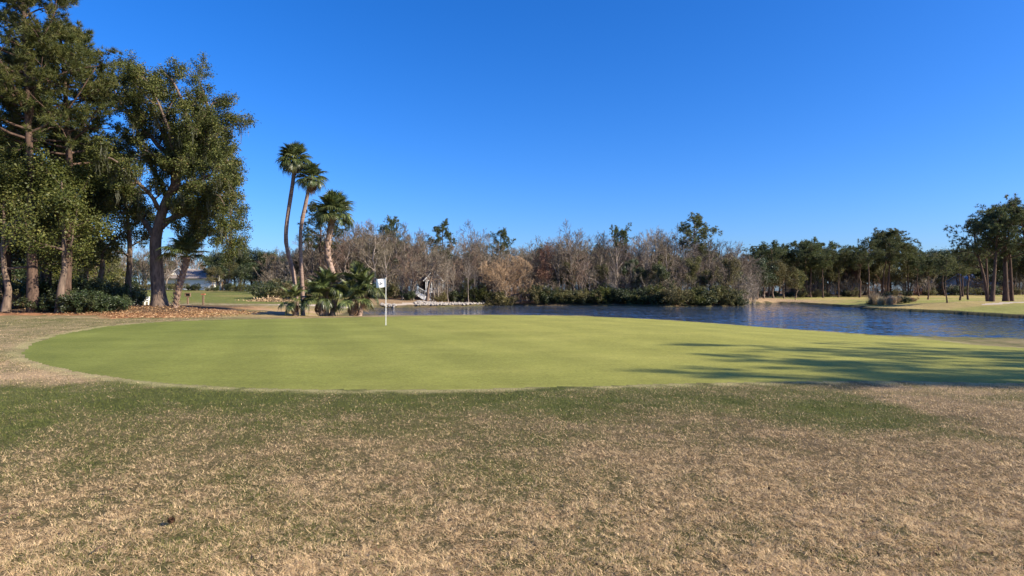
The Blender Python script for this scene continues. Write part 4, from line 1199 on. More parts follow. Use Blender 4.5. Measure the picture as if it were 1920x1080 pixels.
# shrubs along the far shore
kinds = ['dark', 'dark', 'olive', 'dark', 'bright', 'dark', 'olive', 'dark']
shore = [(1000, 107.2), (1100, 107.2), (1180, 104), (1250, 100.2), (1320, 101), (1385, 102.6)]
for i in range(46):
    px = 1004 + (1384 - 1004) * (i + .5) / 46 + rw.normal(0, 3)
    Y = np.interp(px, [a for a, b in shore], [b for a, b in shore]) + abs(rw.normal(0, .7))
    k_ = kinds[int(rw.integers(0, 8))]
    put_shrub('shore_shrub', SH[k_][int(rw.integers(0, len(SH[k_])))], 'evergreen shrub at the far water edge, ' + wood_part(px), at(px, Y), rw.uniform(.85, 1.6), rw.random() * 6.28, 'evergreen shrubs along the far water edge', rw.uniform(.9, 1.1))
for i in range(44):
    px = 500 + 900 * (i + .5) / 44 + rw.normal(0, 5)
    if 770 < px < 850: continue
    Y = (110 if px < 1000 else np.interp(px, [a for a, b in shore], [b for a, b in shore]) + 3) + rw.uniform(0, 5)
    k_ = ['brown', 'brown', 'brown', 'pale', 'red', 'brown'][int(rw.integers(0, 6))]
    put_shrub('thicket_bush', SHB[k_][int(rw.integers(0, len(SHB[k_])))], 'bare twiggy bush at the wood foot, ' + wood_part(px), at(px, Y), rw.uniform(1.1, 2.2), rw.random() * 6.28, 'bare bushes at the foot of the wood', 1.0, 'bush')
for i in range(18):
    px = 480 + 480 * (i + .5) / 18 + rw.normal(0, 5)
    if 775 < px < 850: continue
    Y = 106.5 + rw.uniform(0, 3) - (4 if px < 620 else 0)
    put_shrub('woodside_shrub', SH[['dark', 'olive', 'dark', 'bright'][i % 4]][i % 2], 'evergreen shrub behind the path, ' + wood_part(px), at(px, Y), rw.uniform(.8, 1.5), rw.random() * 6.28, 'evergreen shrubs at the wood edge behind the path')
# dark bushes left of the palms
for i, (px, Y, s, k_, l_) in enumerate([(497, 88, 1.25, 'dark', 'dark round bush at the left end of the wood'), (515, 90, 1.1, 'dark', 'dark bush above the leaf pile'), (532, 88, 1.2, 'olive', 'olive bush between the leaf pile and the tall palms'), (545, 92, 1.3, 'rust', 'brownish bush behind the tall palms')]):
    put_shrub('woodside_shrub', SH[k_][i % len(SH[k_])], l_, at(px, Y), s, i * 1.4)

# dark wood and the house beyond the left fairway
for i, (px, top, Y, v) in enumerate([(392, 478, 150, 4), (408, 474, 146, 5), (424, 470, 148, 4), (440, 468, 150, 5), (456, 468, 147, 4), (472, 467, 149, 5), (488, 470, 150, 4), (505, 474, 148, 5), (400, 500, 136, 2), (430, 490, 138, 3), (450, 500, 136, 5), (470, 490, 138, 4), (495, 495, 138, 3), (520, 480, 140, 5)]):
    loc = at(px, Y); ht = EYE + (HY - top) / F * Y - loc[2]
    put_tree('holly_tree' if v > 3 else 'olive_tree', BROAD[v], ('dark evergreen beyond the left fairway, ' + ('right of the cabbage palm' if px < 415 else 'above the white flat stone' if px > 500 else 'between cabbage palm and dark round bush' if px < 460 else 'above the dark round bush')) if v > 3 else 'olive tree at the front of the wood beyond the left fairway', 'tree', loc, ht / 8.1, i * 1.7, 'evergreens beyond the left fairway' if v > 3 else 'olive trees before the left evergreens', 1.0)
for i in range(13):
    px = 210 + 13 * i + rw.normal(0, 3); Y = 142 + rw.uniform(-4, 8)
    if 338 < px < 372: Y = 158
    loc = at(px, Y)
    put_tree('bare_tree', BARE_V[i % 8], 'brown bare tree beyond the left fairway between oak and house', 'tree', loc, rw.uniform(.75, 1.0), i, 'brown trees beyond the left fairway', .95)
for i in range(16):
    px = 200 + 19 * i + rw.normal(0, 3); Y = 131 + rw.uniform(-1, 4)
    put_shrub('hedge_shrub', SH[['dark', 'olive', 'dark'][i % 3]][i % 2], 'low shrub in the hedge at the end of the left fairway', at(px, Y), rw.uniform(.5, .8) if 340 < px < 420 else rw.uniform(.7, 1.1), i * .9, 'hedge shrubs at the end of the left fairway')

# ------------------------------------------------------------------ houses
def house(label, loc, rz, w, d, h, rh, wall, roof, windows, floor_z=0.0, eave=.4, name='house', door=None):
    """gable faces local -Y; windows: (x, z, w, h) on the -Y face"""
    root = thing(name, label, 'house', loc, rz)
    mb = MB()
    x, y = w / 2, d / 2; z0, z1 = floor_z - (.3 if floor_z == 0 else 0), floor_z + h
    v = [[-x, -y, z0], [x, -y, z0], [x, y, z0], [-x, y, z0], [-x, -y, z1], [x, -y, z1], [x, y, z1], [-x, y, z1], [0, -y, z1 + rh], [0, y, z1 + rh]]
    mb.add(v, [np.array([[3, 2, 1, 0], [0, 1, 5, 4], [1, 2, 6, 5], [2, 3, 7, 6], [3, 0, 4, 7]]), np.array([[4, 5, 8], [6, 7, 9]])])
    wl = part('wall', mb.mesh('wall', wall), root)
    L = math.hypot(x + eave, rh * (x + eave) / x); a = math.atan2(rh, x)
    for s in (-1, 1):
        mb = MB(); cx = s * (x + eave) / 2; cz = z1 + rh - math.tan(a) * (x + eave) / 2 + .09
        mb.box(cx, 0, cz, L, d + 2 * eave, .14, 0, 0, s * a)
        part('roof_slope', mb.mesh('roof_slope', roof), root)
        mb = MB(); mb.box(cx, -y - eave - .03, cz - .02, L, .05, .16, 0, 0, s * a)
        part('fascia', mb.mesh('fascia', M_greytrim), root)
    for (wx, wz, ww, wh) in windows:
        mb = MB()
        for dx in (-1, 1): mb.box(wx + dx * (ww / 2 + .04), -y - .03, floor_z + wz, .08, .06, wh + .16)
        for dz in (-1, 1): mb.box(wx, -y - .03, floor_z + wz + dz * (wh / 2 + .04), ww, .06, .08)
        mb.box(wx, -y - .025, floor_z + wz, .04, .04, wh)
        wf = part('window', mb.mesh('window', M_white), root)
        mb = MB(); mb.box(wx, -y - .012, floor_z + wz, ww, .02, wh)
        part('pane', mb.mesh('pane', M_glass), wf)
    if door:
        mb = MB(); mb.box(door, -y - .02, floor_z + 1.05, .95, .05, 2.1)
        dr_ = part('door', mb.mesh('door', M_wood), root)
        mb = MB(); mb.box(door + .35, -y - .07, floor_z + 1.0, .06, .06, .06)
        part('handle', mb.mesh('handle', M_black), dr_)
    return root
loc = at(812, 113)
hs_ = house('raised white trimmed house with a tall gable among the bare trees', loc, R(8), 2.7, 7, 2.3, 1.5, M_greysiding, M_shingle, [(-.65, 1.3, .7, 1.3), (.65, 1.3, .7, 1.3)], 1.35, .4, door=None)
for dx in (-1.2, 1.2):
    for dy in (-3.3, 0, 3.3):
        mb = MB(); mb.box(dx, dy, .52, .22, .22, 1.62); part('pile', mb.mesh('pile', M_white), hs_)
mb = MB(); mb.box(.2, -4.2, 1.27, 3.3, 1.4, .14); part('porch_floor', mb.mesh('porch_floor', M_white), hs_)
for dx in (-1.3, -.3, .8, 1.7):
    mb = MB(); mb.box(dx, -4.8, 2.2, .13, .13, 1.7); part('porch_post', mb.mesh('porch_post', M_white), hs_)
NS = 8
for i in range(NS):
    mb = MB(); mb.box(-3.0 + i * .32, -5.5, 1.55 - i * .215, .36, 1.0, .05); part('step', mb.mesh('step', M_white), hs_)
for sy in (-6.05, -5.0):
    mb = MB()
    prof = np.array([[-3.3, 1.75], [-3.3, 1.0], [-1.6, -.15], [-.35, -.15], [-.35, .05]])
    vv = [[a, sy, b] for a, b in prof] + [[a, sy + .06, b] for a, b in prof]
    k_ = len(prof)
    mb.add(vv, [np.array([[i, (i + 1) % k_, (i + 1) % k_ + k_, i + k_] for i in range(k_)]), np.array([list(range(k_))])[:, ::-1], np.array([list(range(k_, 2 * k_))])])
    part('stringer', mb.mesh('stringer', M_white), hs_)
    mb = MB(); mb.box(-1.85, sy + .03, 1.72, 3.4, .07, .09, 0, 0, math.atan2(1.65, 2.9)); part('handrail', mb.mesh('handrail', M_white), hs_)
    for i in range(9):
        mb = MB(); xx = -3.2 + i * .34; mb.box(xx, sy + .03, 1.28 - (xx + 1.85) * .57, .05, .05, .85); part('baluster', mb.mesh('baluster', M_white), hs_)

loc = at(372, 150)
house('long low house with white walls and grey roof beyond the left fairway', (loc[0], loc[1], loc[2]), R(84), 7.5, 13, 2.9, 1.9, M_siding, M_shingle, [(-2.2, 1.5, 1.2, 1.2), (1.2, 1.5, 1.2, 1.2)], 0, .6, door=-.4)
loc = at(350, 152)
house('white gabled house wing left of the low house', (loc[0], loc[1], loc[2]), R(4), 5.5, 8, 3.0, 2.2, M_siding, M_shingle, [(-1.3, 1.6, 1.0, 1.4), (1.3, 1.6, 1.0, 1.4)], 0, .5)
loc = at(1782, 185)
house('house with pale roof behind the right pines', loc, R(80), 9, 16, 3.2, 2.6, M_greysiding, plain_mat('pale_roof', (.50, .46, .44), .8, .1, .15, 4), [(-2.4, 1.6, 1.2, 1.3), (2.4, 1.6, 1.2, 1.3)], 0, .6, door=0)
loc = at(1828, 172)
house('house with a blue grey roof seen between the right pines', loc, R(-72), 8, 12, 3.0, 2.4, M_siding, M_bluero, [(-2, 1.5, 1.2, 1.3), (2, 1.5, 1.2, 1.3)], 0, .6, door=0)
loc = at(1514, 178)
house('low red house half hidden behind the pines across the pond', loc, R(6), 8, 8, 2.8, 1.6, M_brickred, M_shingle, [(-2.4, 1.5, 1.2, 1.2), (2.4, 1.5, 1.2, 1.2)], 0, .5, door=0)
loc = at(1588, 182)
house('low white house half hidden behind the pines across the pond', loc, R(-5), 8, 8, 2.6, 1.6, M_siding, M_shingle, [(-2.4, 1.5, 1.2, 1.2), (2.4, 1.5, 1.2, 1.2)], 0, .5, door=0)

# ------------------------------------------------------------------ right bank: pines, bushes, ornamental grasses
rp = np.random.default_rng(81)
def right_part(px):
    for lim, w_ in [(1450, 'next to the bare wood'), (1500, 'behind the sandy bank'), (1550, 'around the red house'), (1610, 'around the low white house'), (1655, 'left of the broadest pine'), (1700, 'around the broadest pine'), (1760, 'behind the grass clumps'), (1815, 'around the pale roofed house'), (1860, 'around the blue grey roof')]:
        if px < lim: return w_
    return 'behind the right pine cluster'
TOPR = [(1405, 475), (1440, 460), (1480, 462), (1520, 455), (1550, 468), (1580, 455), (1610, 470), (1630, 455), (1665, 438), (1700, 465), (1730, 480), (1760, 482), (1790, 470), (1830, 470), (1880, 460), (1960, 450)]
for ri_, (Y, n_, lo_, hi_) in enumerate([(150, 15, .82, 1.0), (164, 17, .9, 1.02), (180, 15, .95, 1.05)]):
    for i in range(n_):
        px = 1400 + (1990 - 1400) * (i + .5 + rp.normal(0, .25)) / n_
        Yt = Y + rp.normal(0, 3)
        loc = at(px, Yt)
        top = EYE + (HY - np.interp(px, [a for a, b in TOPR], [b for a, b in TOPR])) / F * Yt
        put_pine(int(rp.integers(0, 6)), 'pine in the dark far row across the pond ' + right_part(px), loc, (top - loc[2]) * rp.uniform(lo_, hi_), rp.random() * 6, 'pines in the row beyond the right fairway', rp.uniform(1.1, 1.5))
for px, top, Y, v, sx, l_ in [(1665, 437, 152, 2, 1.35, 'broadest pine of the row across the pond, rising in its middle'), (1630, 454, 140, 3, 1.0, 'leaning pine standing before the row left of the broadest pine'), (1520, 455, 150, 0, 1.2, 'round topped pine in the left part of the row across the pond'), (1440, 459, 150, 4, 1.2, 'pine nearest the end of the bare wood across the pond')]:
    loc = at(px, Y)
    put_pine(v, l_, loc, EYE + (HY - top) / F * Y - loc[2], px, None, sx)
for i in range(72):
    px = 1400 + 620 * (i + .5) / 72 + rp.normal(0, 5); Y = 166 + rp.uniform(-8, 14)
    if 1750 < px < 1850 and Y < 176: continue
    v = [2, 3, 4, 3, 2, 7][int(rp.integers(0, 6))]
    put_tree(['olive_tree', 'olive_tree', 'holly_tree', 0, 0, 'rust_tree'][v - 2], BROAD[v], 'understory tree below the far pine row ' + right_part(px), 'tree', at(px, Y), rp.uniform(.85, 1.5), i, 'understory trees below the right pines')
for i in range(26):
    px = 1400 + 620 * (i + .5) / 26 + rp.normal(0, 4); Y = 152 + rp.uniform(-2, 6)
    k_ = ['dark', 'olive', 'dark', 'olive', 'rust'][int(rp.integers(0, 5))]
    put_shrub('understory_shrub', SH[k_][i % len(SH[k_])], 'low shrub at the foot of the far pine row ' + right_part(px), at(px, Y), rp.uniform(.7, 1.2), i, 'low shrubs at the foot of the right pines')
for i in range(34):
    px = 1405 + 600 * (i + .5) / 34 + rp.normal(0, 4); Y = 158 + rp.uniform(-3, 8)
    k_ = ['brown', 'pale', 'brown', 'red'][int(rp.integers(0, 4))]
    put_shrub('thicket_bush', SHB[k_][0], 'bare twiggy bush under the far pines, ' + right_part(px), at(px, Y), rp.uniform(.9, 1.8), i, 'bare bushes under the right pines', 1.1, 'bush')
# woods far behind, closing the horizon
for i in range(64):
    px = -150 + 2300 * (i + .5) / 64 + rp.normal(0, 8); Y = 235 + rp.uniform(-20, 25)
    v = [4, 5, 3, 4, 5, 2][int(rp.integers(0, 6))]
    w_ = 'behind the left pines' if px < 330 else 'beyond the left fairway' if px < 500 else 'behind the bare wood' if px < 1410 else right_part(px)
    put_tree('holly_tree' if v > 3 else 'olive_tree', BROAD[v], 'distant evergreen closing the horizon, ' + w_, 'tree', at(px, Y), rp.uniform(1.5, 2.0), i * 1.3, 'distant evergreens closing the horizon', 1.25)
# large olive bushes right of the wood
for i, (px, Y, v, s, l_) in enumerate([(1432, 136, 4, 1.15, 'dark leafy tree at the sandy end of the bank'), (1450, 140, 3, 1.1, 'olive leafy tree behind the sandy bank'), (1470, 141, 2, .95, 'drooping olive tree right of the sandy bank'), (1492, 143, 2, .85, 'small brownish olive tree above the little course post'), (1420, 132, 5, .9, 'dark leafy tree beside the pale bushes')]):
    put_tree('olive_tree' if v < 4 else 'holly_tree', BROAD[v], l_, 'tree', at(px, Y), s, i * 1.2, None, 1.05)
# cluster of tall pines at the right edge
def right_pine(label, line, Y, r, t0, lmax, seed, k=(17, 6, 2)):
    pts = pl(line, Y); b = pts[0]
    root = thing('pine_tree', label, 'pine tree', tuple(b))
    tr, cr, limbs = pine_parts(seed, 0, t0, lmax, r, k, (3, 16, .38, .048), 66, 0, trunk=np.array(pts) - b, split=True, trop=.08, mat=M_pine, jit=.15)
    part('trunk', tr, root); part('crown', cr, root)
    for l_ in limbs: part('limb', l_, root)
right_pine('leaning pine leftmost of the right cluster', [(1853, 565), (1845, 520), (1833, 475), (1828, 452), (1826, 426)], 86, .24, .42, 3.0, 601)
right_pine('pale barked pine in the middle of the right cluster', [(1860, 566), (1865, 510), (1869, 450), (1867, 425), (1864, 412)], 83, .26, .5, 3.3, 602)
right_pine('thickest dark trunked pine of the right cluster', [(1886, 566), (1885, 500), (1884, 440), (1883, 420), (1881, 402)], 84, .34, .45, 3.6, 603, (20, 6, 2))
right_pine('pine right of the thickest trunk in the right cluster', [(1897, 566), (1895, 500), (1890, 440), (1893, 415), (1900, 396)], 85, .22, .48, 3.2, 604)
right_pine('pine at the right frame edge with its crown cut off', [(1930, 568), (1926, 500), (1920, 440), (1919, 410), (1920, 392)], 82, .24, .5, 3.4, 605)
right_pine('slim pine behind the leaning one in the right cluster', [(1852, 563), (1850, 500), (1848, 450), (1846, 415)], 92, .18, .5, 2.6, 606)
# smaller trees left of the cluster
for px, base, top, Y, v, sx, l_ in [(1776, 568, 482, 80, 1, 1.0, 'small forked pine standing alone at the path before the right cluster'), (1800, 560, 478, 100, 0, 1.3, 'bushy pine behind the small forked pine'), (1740, 555, 488, 118, 5, 1.2, 'short pine left of the small forked pine'),
                                    (1815, 558, 470, 112, 2, 1.25, 'dense pine left behind the right cluster')]:
    loc = at(px, Y)
    put_pine(v, l_, loc, EYE + (HY - top) / F * Y - loc[2], px, None, sx)
# ornamental grass clumps
def tuft_grass(seed, Ht, n=700, spread=.55):
    rng = np.random.default_rng(seed)
    az = rng.uniform(0, 6.28, n); tl = np.abs(rng.normal(0, spread, n)); l_ = Ht * rng.uniform(.6, 1.05, n)
    d = np.stack([np.cos(az) * np.sin(tl), np.sin(az) * np.sin(tl), np.cos(tl)], -1)
    b = rng.normal(0, .14 * Ht, (n, 3)); b[:, 2] = 0
    w = np.stack([-np.sin(az), np.cos(az), 0 * az], -1) * .014
    mid = b + d * (l_ * .6)[:, None]; tip = b + d * l_[:, None] + np.stack([np.cos(az), np.sin(az), 0 * az], -1) * (.18 * l_ * np.sin(tl))[:, None]; tip[:, 2] -= .22 * l_ * np.sin(tl)
    V = np.stack([b - w, b + w, mid + w, mid - w, tip], 1).reshape(-1, 3)
    i5 = (np.arange(n) * 5)[:, None]
    return make_mesh('foliage', V, [i5 + np.array([[0, 1, 2, 3]]), i5 + np.array([[3, 2, 4]])], M_straw, False, np.repeat(np.clip(rng.normal(.5, .25, n), 0, 1), 5))
TG = [tuft_grass(1, 1.4), tuft_grass(2, 1.2, 600, .7)]
for i, (px, Y, s, l_) in enumerate([(1641, 95, 1.5, 'tall straw coloured grass clump at the left of the course planting'), (1652, 93, 1.25, 'straw coloured grass clump second from the left in the course planting'), (1671, 92, 1.15, 'greyish straw grass clump in the middle of the course planting'), (1686, 94, 1.1, 'straw grass clump right in the course planting')]):
    root = thing('grass_clump', l_, 'ornamental grass', at(px, Y), i); part('foliage', TG[i % 2], root, s=s)
for i, (px, Y, k_, s, l_) in enumerate([(1633, 95, 'olive', .35, 'small green bush left of the straw grass clumps'), (1663, 95, 'dark', .75, 'dark bush between the straw grass clumps'), (1700, 92, 'dark', .55, 'small dark bush at the right end of the course planting'), (1710, 93, 'rust', .5, 'small brown bush at the right end of the course planting')]):
    put_shrub('course_shrub', SH[k_][i % len(SH[k_])], l_, at(px, Y), s, i)

OPEN = [pine_parts(541 + i, 15.0, [.60, .66][i], [3.0, 2.7][i], .17, (13, 5, 2), (2, 14, .40, .055), 72, 0, jit=.14) for i in range(2)]
# pines out of the frame at right whose shade falls on the green
for i, (x, y, ht, v) in enumerate([(33.5, 2.6, 17.0, 0), (37.6, 6.4, 18.0, 1), (41, 3.4, 18.5, 0), (36.5, 1.2, 17.5, 1)]):
    PINES.append(OPEN[v])
    put_pine(len(PINES) - 1, 'pine beyond the right frame edge shading the green', (x, y, H(x, y)), ht, i * 1.3, 'pines beyond the right frame edge', 1.0)

# ------------------------------------------------------------------ small things
# white bench
bx = thing('park_bench', 'white garden bench on the path edge left of the oak', 'bench', at(264, 55), R(-10))
for i in range(4):
    mb = MB(); mb.box(0, -.17 + i * .115, .44, 1.25, .09, .03); part('slat', mb.mesh('slat', M_white), bx)
for i in range(4):
    mb = MB(); mb.box(0, .27 + i * .025, .54 + i * .1, 1.25, .028, .08, 0, R(-14)); part('slat', mb.mesh('slat', M_white), bx)
for s in (-1, 1):
    mb = MB(); mb.box(s * .57, -.2, .21, .07, .07, .44); part('leg', mb.mesh('leg', M_white), bx)
    mb = MB(); mb.box(s * .57, .26, .44, .07, .07, .92, 0, R(-8)); part('leg', mb.mesh('leg', M_white), bx)
    mb = MB(); mb.box(s * .62, .02, .65, .07, .55, .04); part('arm_rest', mb.mesh('arm_rest', M_white), bx)
# course posts
def post(label, loc, hgt, mat, head):
    r_ = thing('marker_post', label, 'post', loc)
    mb = MB(); mb.box(0, 0, hgt / 2 - .05, .13, .13, hgt + .1); part('post', mb.mesh('post', mat), r_)
    if head == 'frame':
        mb = MB()
        for dx in (-.24, .24): mb.box(dx, 0, hgt + .13, .07, .12, .34)
        for dz in (0, .30): mb.box(0, 0, hgt - .005 + dz, .41, .12, .07)
        part('sign_frame', mb.mesh('sign_frame', M_wood), r_)
        mb = MB(); mb.box(0, .02, hgt + .145, .41, .02, .23); part('sign_panel', mb.mesh('sign_panel', M_black), r_)
    elif head == 'cap':
        mb = MB(); mb.box(0, 0, hgt + .11, .34, .16, .10); mb.box(0, 0, hgt + .06, .2, .14, .02); part('cap', mb.mesh('cap', M_woodred), r_)
    elif head == 'plate':
        mb = MB(); mb.box(0, -.08, hgt - .12, .24, .03, .20); part('sign_panel', mb.mesh('sign_panel', M_black), r_)
post('dark wooden post with a framed sign box right of the cabbage palm', at(352, 58), .78, M_wood, 'frame')
post('dark wooden post with a reddish cap on the grass by the cart path', at(381, 54), .85, M_wood, 'cap')
post('small dark post on the fairway across the pond', at(1491, 128), .8, M_wood, 'plate')
# white slab and leaf pile
sb = ground(519, 588)
o = MB(); o.box(0, 0, .06, 1.3, .5, .16)
tag(part('stone_slab', o.mesh('stone_slab', M_stone), None, (sb[0], sb[1], H(*sb)), (0, 0, R(4))), 'white stone slab lying on the bare ground left of the palms', 'slab')
rng = np.random.default_rng(3)
pp = rng.normal(0, 1, (2600, 3)) * [1.9, 1.2, .0]; pp[:, 2] = np.abs(rng.normal(0, .28, 2600)) * np.exp(-(pp[:, 0] / 2.4) ** 2 - (pp[:, 1] / 1.3) ** 2) + .02
V, q, t = leaf_quads(rng, pp, .3, .5)
mpile = make_mesh('leaf_pile', V, [q], leaf_mat('pile_leaves', [(0, (.22, .13, .08)), (1, (.50, .34, .22))], .2, .9, .1), False, t)
tag(part('leaf_pile', mpile, None, at(512, 80)), 'heap of dry tan leaves and cuttings at the path left of the palms', 'leaf pile', kind='stuff')
lx = rng.uniform(-37, -17.5, 12000); ly = rng.uniform(35.2, 45.5, 12000)
ok = (ly > 35.6 + 2.6 * sstep(-23, -27, lx) + .8 * rng.random(12000)) & (rng.random(12000) < sstep(-17.5, -20, lx) * (.08 + .92 * sstep(-31, -27.5, lx)))
lx = lx[ok]; ly = ly[ok]
pp = np.stack([lx, ly, height(lx, ly) + .03 + .05 * rng.random(len(lx))], -1)
V, q, t = leaf_quads(rng, pp, .16, .35, None, 0, 2.0)
V[:, 2] = np.minimum(V[:, 2], np.repeat(pp[:, 2], 4) + .05)
tag(part('leaf_litter', make_mesh('leaf_litter', V, [q], leaf_mat('litter_leaves', [(0, (.13, .06, .035)), (.5, (.32, .16, .085)), (1, (.55, .36, .22))], .1, .9, .1), False, t)), 'reddish brown fallen leaves and pine straw under the left trees', 'leaves', kind='stuff')
# crumbs of leaf and twig scattered in the near rough
N3 = 420
ly = 1 / rng.uniform(1 / 13, 1 / 3.2, N3); lx = rng.uniform(-.9, .9, N3) * ly
ok = poly_sdf(lx, ly, GREEN) < -.4
lx = lx[ok]; ly = ly[ok]
pp = np.stack([lx, ly, height(lx, ly) + .03], -1)
V, q, t = leaf_quads(rng, pp, .032, .4, None, 0, 1.5)
tag(part('leaf_crumbs', make_mesh('leaf_crumbs', V, [q], leaf_mat('crumb_leaves', [(0, (.05, .03, .02)), (1, (.22, .13, .08))], .1, .9, .1), False, t)), 'tiny scraps of leaf and twig scattered over the near grass', 'leaves', kind='stuff')
# riprap stones on the far bank
def rock(rng, c, s):
    v = np.array([[0, 0, 1], [.9, 0, .3], [.28, .85, .3], [-.73, .53, .3], [-.73, -.53, .3], [.28, -.85, .3], [.73, .53, -.4], [-.28, .85, -.4], [-.9, 0, -.4], [-.28, -.85, -.4], [.73, -.53, -.4], [0, 0, -.8]])
    f = np.array([[0, 1, 2], [0, 2, 3], [0, 3, 4], [0, 4, 5], [0, 5, 1], [1, 6, 2], [2, 7, 3], [3, 8, 4], [4, 9, 5], [5, 10, 1], [6, 7, 2], [7, 8, 3], [8, 9, 4], [9, 10, 5], [10, 6, 1], [6, 11, 7], [7, 11, 8], [8, 11, 9], [9, 11, 10], [10, 11, 6]])
    v = v * rng.uniform(.7, 1.25, v.shape) * s * np.array([1, 1, .7])
    a = rng.random() * 6.28
    v = v @ np.array([[math.cos(a), -math.sin(a), 0], [math.sin(a), math.cos(a), 0], [0, 0, 1]]).T
    return v + c, f
mb = MB()
for i in range(300):
    px = rng.uniform(778, 908); t = rng.random()
    y0 = np.interp(px, [778, 820, 870, 908], [94.3, 94.8, 99.5, 106.5])
    Y = y0 + t * 6.0; x = (px - 960) / F * Y
    mb.add(*[a if j == 0 else [a] for j, a in enumerate(rock(rng, np.array([x, Y, H(x, Y) + .08]), rng.uniform(.14, .34)))])
for i in range(60):
    px = rng.uniform(714, 742); Y = rng.uniform(93.2, 96); x = (px - 960) / F * Y
    mb.add(*[a if j == 0 else [a] for j, a in enumerate(rock(rng, np.array([x, Y, H(x, Y) + .05]), rng.uniform(.12, .3)))])
tag(part('riprap', mb.mesh('riprap', M_stone)), 'pale riprap stones heaped along the far water edge', 'stones', kind='stuff')
# sticks, cone and leaves on the near grass
def stick(label, px, py, ln, rz, r_=.006):
    x, y = ground(px, py)
    mb = MB(); s_ = np.linspace(-.5, .5, 6)
    c = np.stack([s_ * ln, .02 * np.sin(s_ * 7), .045 + .012 * np.cos(s_ * 5)], -1)
    mb.add(*tubes(c[None], (np.linspace(r_, r_ * .5, 6))[None], 6))
    c2 = np.array([[.1 * ln, .0, .05], [.2 * ln, .04, .06], [.27 * ln, .08, .055]])
    mb.add(*tubes(c2[None], np.array([[r_ * .7, r_ * .5, r_ * .3]]), 5))
    tag(part('twig', mb.mesh('twig', M_wood, True), None, (x, y, H(x, y)), (0, 0, R(rz))), label, 'twig')
stick('fallen reddish twig on the dry grass at the lower left edge', 14, 978, .14, 14)
stick('short pale twig on the dry grass at lower left', 188, 1043, .06, 25, .005)
def dead_leaf(label, px, py, s, rz, tilt=25):
    x, y = ground(px, py)
    u = np.linspace(-1, 1, 7); w = .38 * (1 - u ** 2) + .02
    top_ = np.stack([u, w, .18 * u ** 2 + .1], -1); bot = np.stack([u, -w, .18 * u ** 2 + .1], -1); mid = np.stack([u, 0 * u, .18 * u ** 2], -1)
    V = np.concatenate([top_, mid, bot]) * s
    i_ = np.arange(6)
    me_ = make_mesh('dead_leaf', V, [np.concatenate([np.stack([i_, i_ + 7, i_ + 8, i_ + 1], -1), np.stack([i_ + 7, i_ + 14, i_ + 15, i_ + 8], -1)])], M_leafbrown, True)
    tag(part('dead_leaf', me_, None, (x, y, H(x, y) + .035), (R(tilt), R(-8), R(rz))), label, 'dead leaf')
dead_leaf('small curled dark leaf on the grass at lower left', 208, 926, .024, 10)
dead_leaf('dark curled leaf lying near the bottom right of the grass', 1752, 1052, .026, -20)
dead_leaf('pale edged leaf lying at the lower right of the dry grass', 1748, 1049, .02, 40)
dead_leaf('dark leaf on the dry grass right of centre', 1583, 935, .024, 15)
dead_leaf('dark leaf lying in the right foreground before the shade', 1774, 889, .025, 5)
x, y = ground(319, 985)
mb = MB()
for i in range(46):
    t = i / 46; az = i * 2.4; r_ = .022 * math.sin(.35 + t * 2.6)
    cth, sth = math.cos(az), math.sin(az)
    p0 = np.array([cth * r_ * .4, sth * r_ * .4, t * .055]); p1 = np.array([cth * r_, sth * r_, t * .055 + .008]); w_ = np.array([-sth, cth, 0]) * .007
    mb.add([p0 - w_ * .5, p0 + w_ * .5, p1 + w_, p1 - w_, p1 + [0, 0, .005]], [np.array([[0, 1, 2, 3]]), np.array([[3, 2, 4]])])
mb.add(*tubes(np.array([[[0, 0, -.005], [0, 0, .03], [0, 0, .058]]]), np.array([[.008, .012, .003]]), 6))
tag(part('pine_cone', mb.mesh('pine_cone', M_leafbrown), None, (x, y, H(x, y) + .03), (R(65), 0, R(40))), 'small dark pine cone on the dry grass at lower left', 'pine cone')

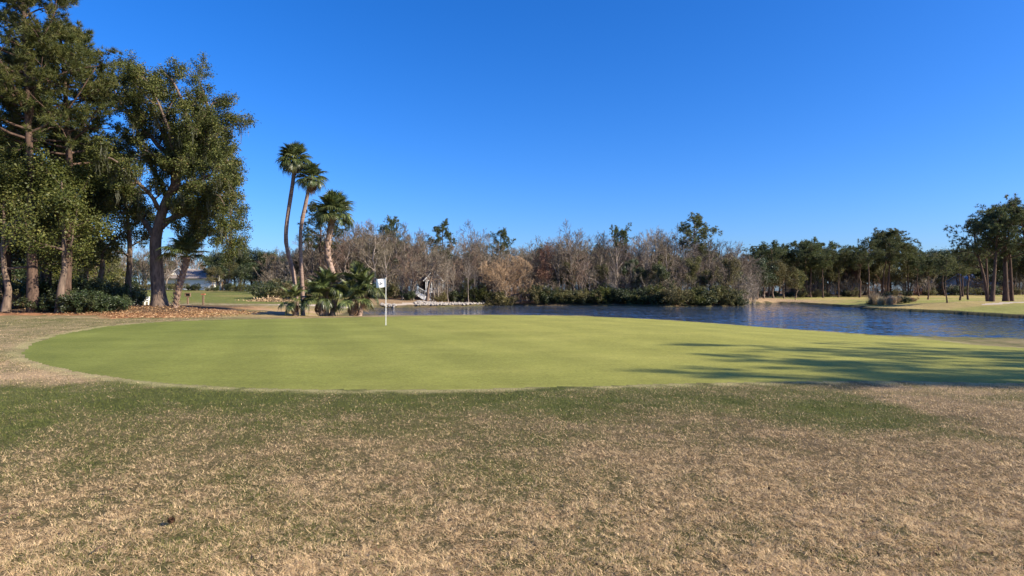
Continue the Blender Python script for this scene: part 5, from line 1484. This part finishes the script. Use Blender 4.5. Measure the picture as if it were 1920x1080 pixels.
# ------------------------------------------------------------------ blades of grass of the near rough
def grass_blades():
    rng = np.random.default_rng(8)
    N = 900000
    # even in perspective: inverse distance uniform
    inv = rng.uniform(1 / 15.5, 1 / 2.75, N)
    Yb = 1 / inv
    Xb = rng.uniform(-.93, .93, N) * Yb
    # extra cover at the left flank and beyond the fringe
    N2 = 50000
    Y2 = 1 / rng.uniform(1 / 36, 1 / 13, N2); X2 = rng.uniform(-.95, -.30, N2) * Y2
    Yb = np.concatenate([Yb, Y2]); Xb = np.concatenate([Xb, X2])
    sd = poly_sdf(Xb, Yb, GREEN) + .12 * (fbm(Xb * 1.6, Yb * 1.6, 21) - .5)
    lk_ = poly_sdf(Xb, Yb, LAKE)
    dens = fbm(Xb * 11, Yb * 11, 71, 3)
    k = (sd < -.03 - .1 * rng.random(len(sd))) & (lk_ < -1.5) & (dens + .30 * rng.random(len(sd)) > .50 - .14 * sstep(7, 11, Yb))
    Xb = Xb[k]; Yb = Yb[k]; sd = sd[k]; dens = dens[k]
    n = len(Xb)
    dr = dryness(Xb, Yb)
    pr = np.clip(dr + .12 * sstep(7.5, 5, Yb) + (fbm(Xb * .5, Yb * .5, 41) - .5) * .8 + (fbm(Xb * 2.5, Yb * 2.5, 43) - .5) * .9, .02, .985)
    isdry = rng.random(n) < pr * .97
    Z = height(Xb, Yb)
    rg2 = sstep(0.0, -1.2, sd)
    Z = Z + rg2 * 0.05 * (fbm(Xb * 1.3, Yb * 1.3, 3) - .5) + rg2 * 0.10 * (fbm(Xb * .3, Yb * .3, 9) - .5)
    ci = np.floor(Xb / .045 + 3 * vnoise(Xb * 6, Yb * 6, 81)).astype(np.int64); cj = np.floor(Yb / .045 + 3 * vnoise(Xb * 6, Yb * 6, 82)).astype(np.int64)
    az = hash2(ci, cj, 91) * 6.28 + rng.normal(0, .9, n)          # straws of one tuft lie one way
    lean = np.where(isdry, rng.uniform(.75, 1.5, n), rng.uniform(.3, 1.25, n))
    ln = rng.uniform(.020, .046, n) * (.75 + .5 * hash2(ci, cj, 92)) * (1 + .02 * Yb) * sstep(-.02, -.5, sd) ** .5
    ln = np.maximum(ln, .014)
    w = np.maximum(rng.uniform(.0011, .0025, n), .00036 * Yb)
    d = np.stack([np.cos(az) * np.sin(lean), np.sin(az) * np.sin(lean), np.cos(lean)], -1)
    a2 = az + rng.normal(0, .7, n) + 1.57
    wv = np.stack([np.cos(a2), np.sin(a2), 0 * az], -1) * w[:, None]
    b = np.stack([Xb, Yb, Z - .004 + rng.uniform(0, .012, n) * isdry], -1)
    tip = b + d * ln[:, None]; tip[:, 2] -= .25 * ln * np.sin(lean)
    tip[:, 2] = np.maximum(tip[:, 2], Z + .003)
    V = np.stack([b - wv, b + wv, tip], 1).reshape(-1, 3)
    tc = np.clip(.75 * rng.random((n, 1)) + .35 * hash2(ci, cj, 93)[:, None] - .05, 0, 1)
    cd = C(.27, .172, .088) * (1 - tc) + C(.88, .645, .36) * tc
    cg = C(.05, .066, .014) * (1 - tc) + C(.19, .195, .05) * tc
    cc = np.where(isdry[:, None], cd, cg)
    m, nt, bb = node_mat('grass_blade')
    a = nd(nt, 'ShaderNodeAttribute', attribute_name='col')
    nt.links.new(a.outputs['Color'], bb.inputs['Base Color']); bb.inputs['Roughness'].default_value = .75; bb.inputs['Specular IOR Level'].default_value = .2
    t = nt.nodes.new('ShaderNodeBsdfTranslucent'); nt.links.new(a.outputs['Color'], t.inputs['Color'])
    mx = nt.nodes.new('ShaderNodeMixShader'); mx.inputs[0].default_value = .25
    nt.links.new(bb.outputs[0], mx.inputs[1]); nt.links.new(t.outputs[0], mx.inputs[2])
    nt.links.new(mx.outputs[0], nt.nodes['Material Output'].inputs['Surface'])
    me_ = make_mesh('grass', V, [np.arange(3 * n).reshape(n, 3)], m, False, None, np.repeat(cc, 3, 0))
    tag(part('grass', me_), 'short dormant grass blades of the near rough', 'grass', kind='stuff')
grass_blades()
bpy.context.view_layer.update()
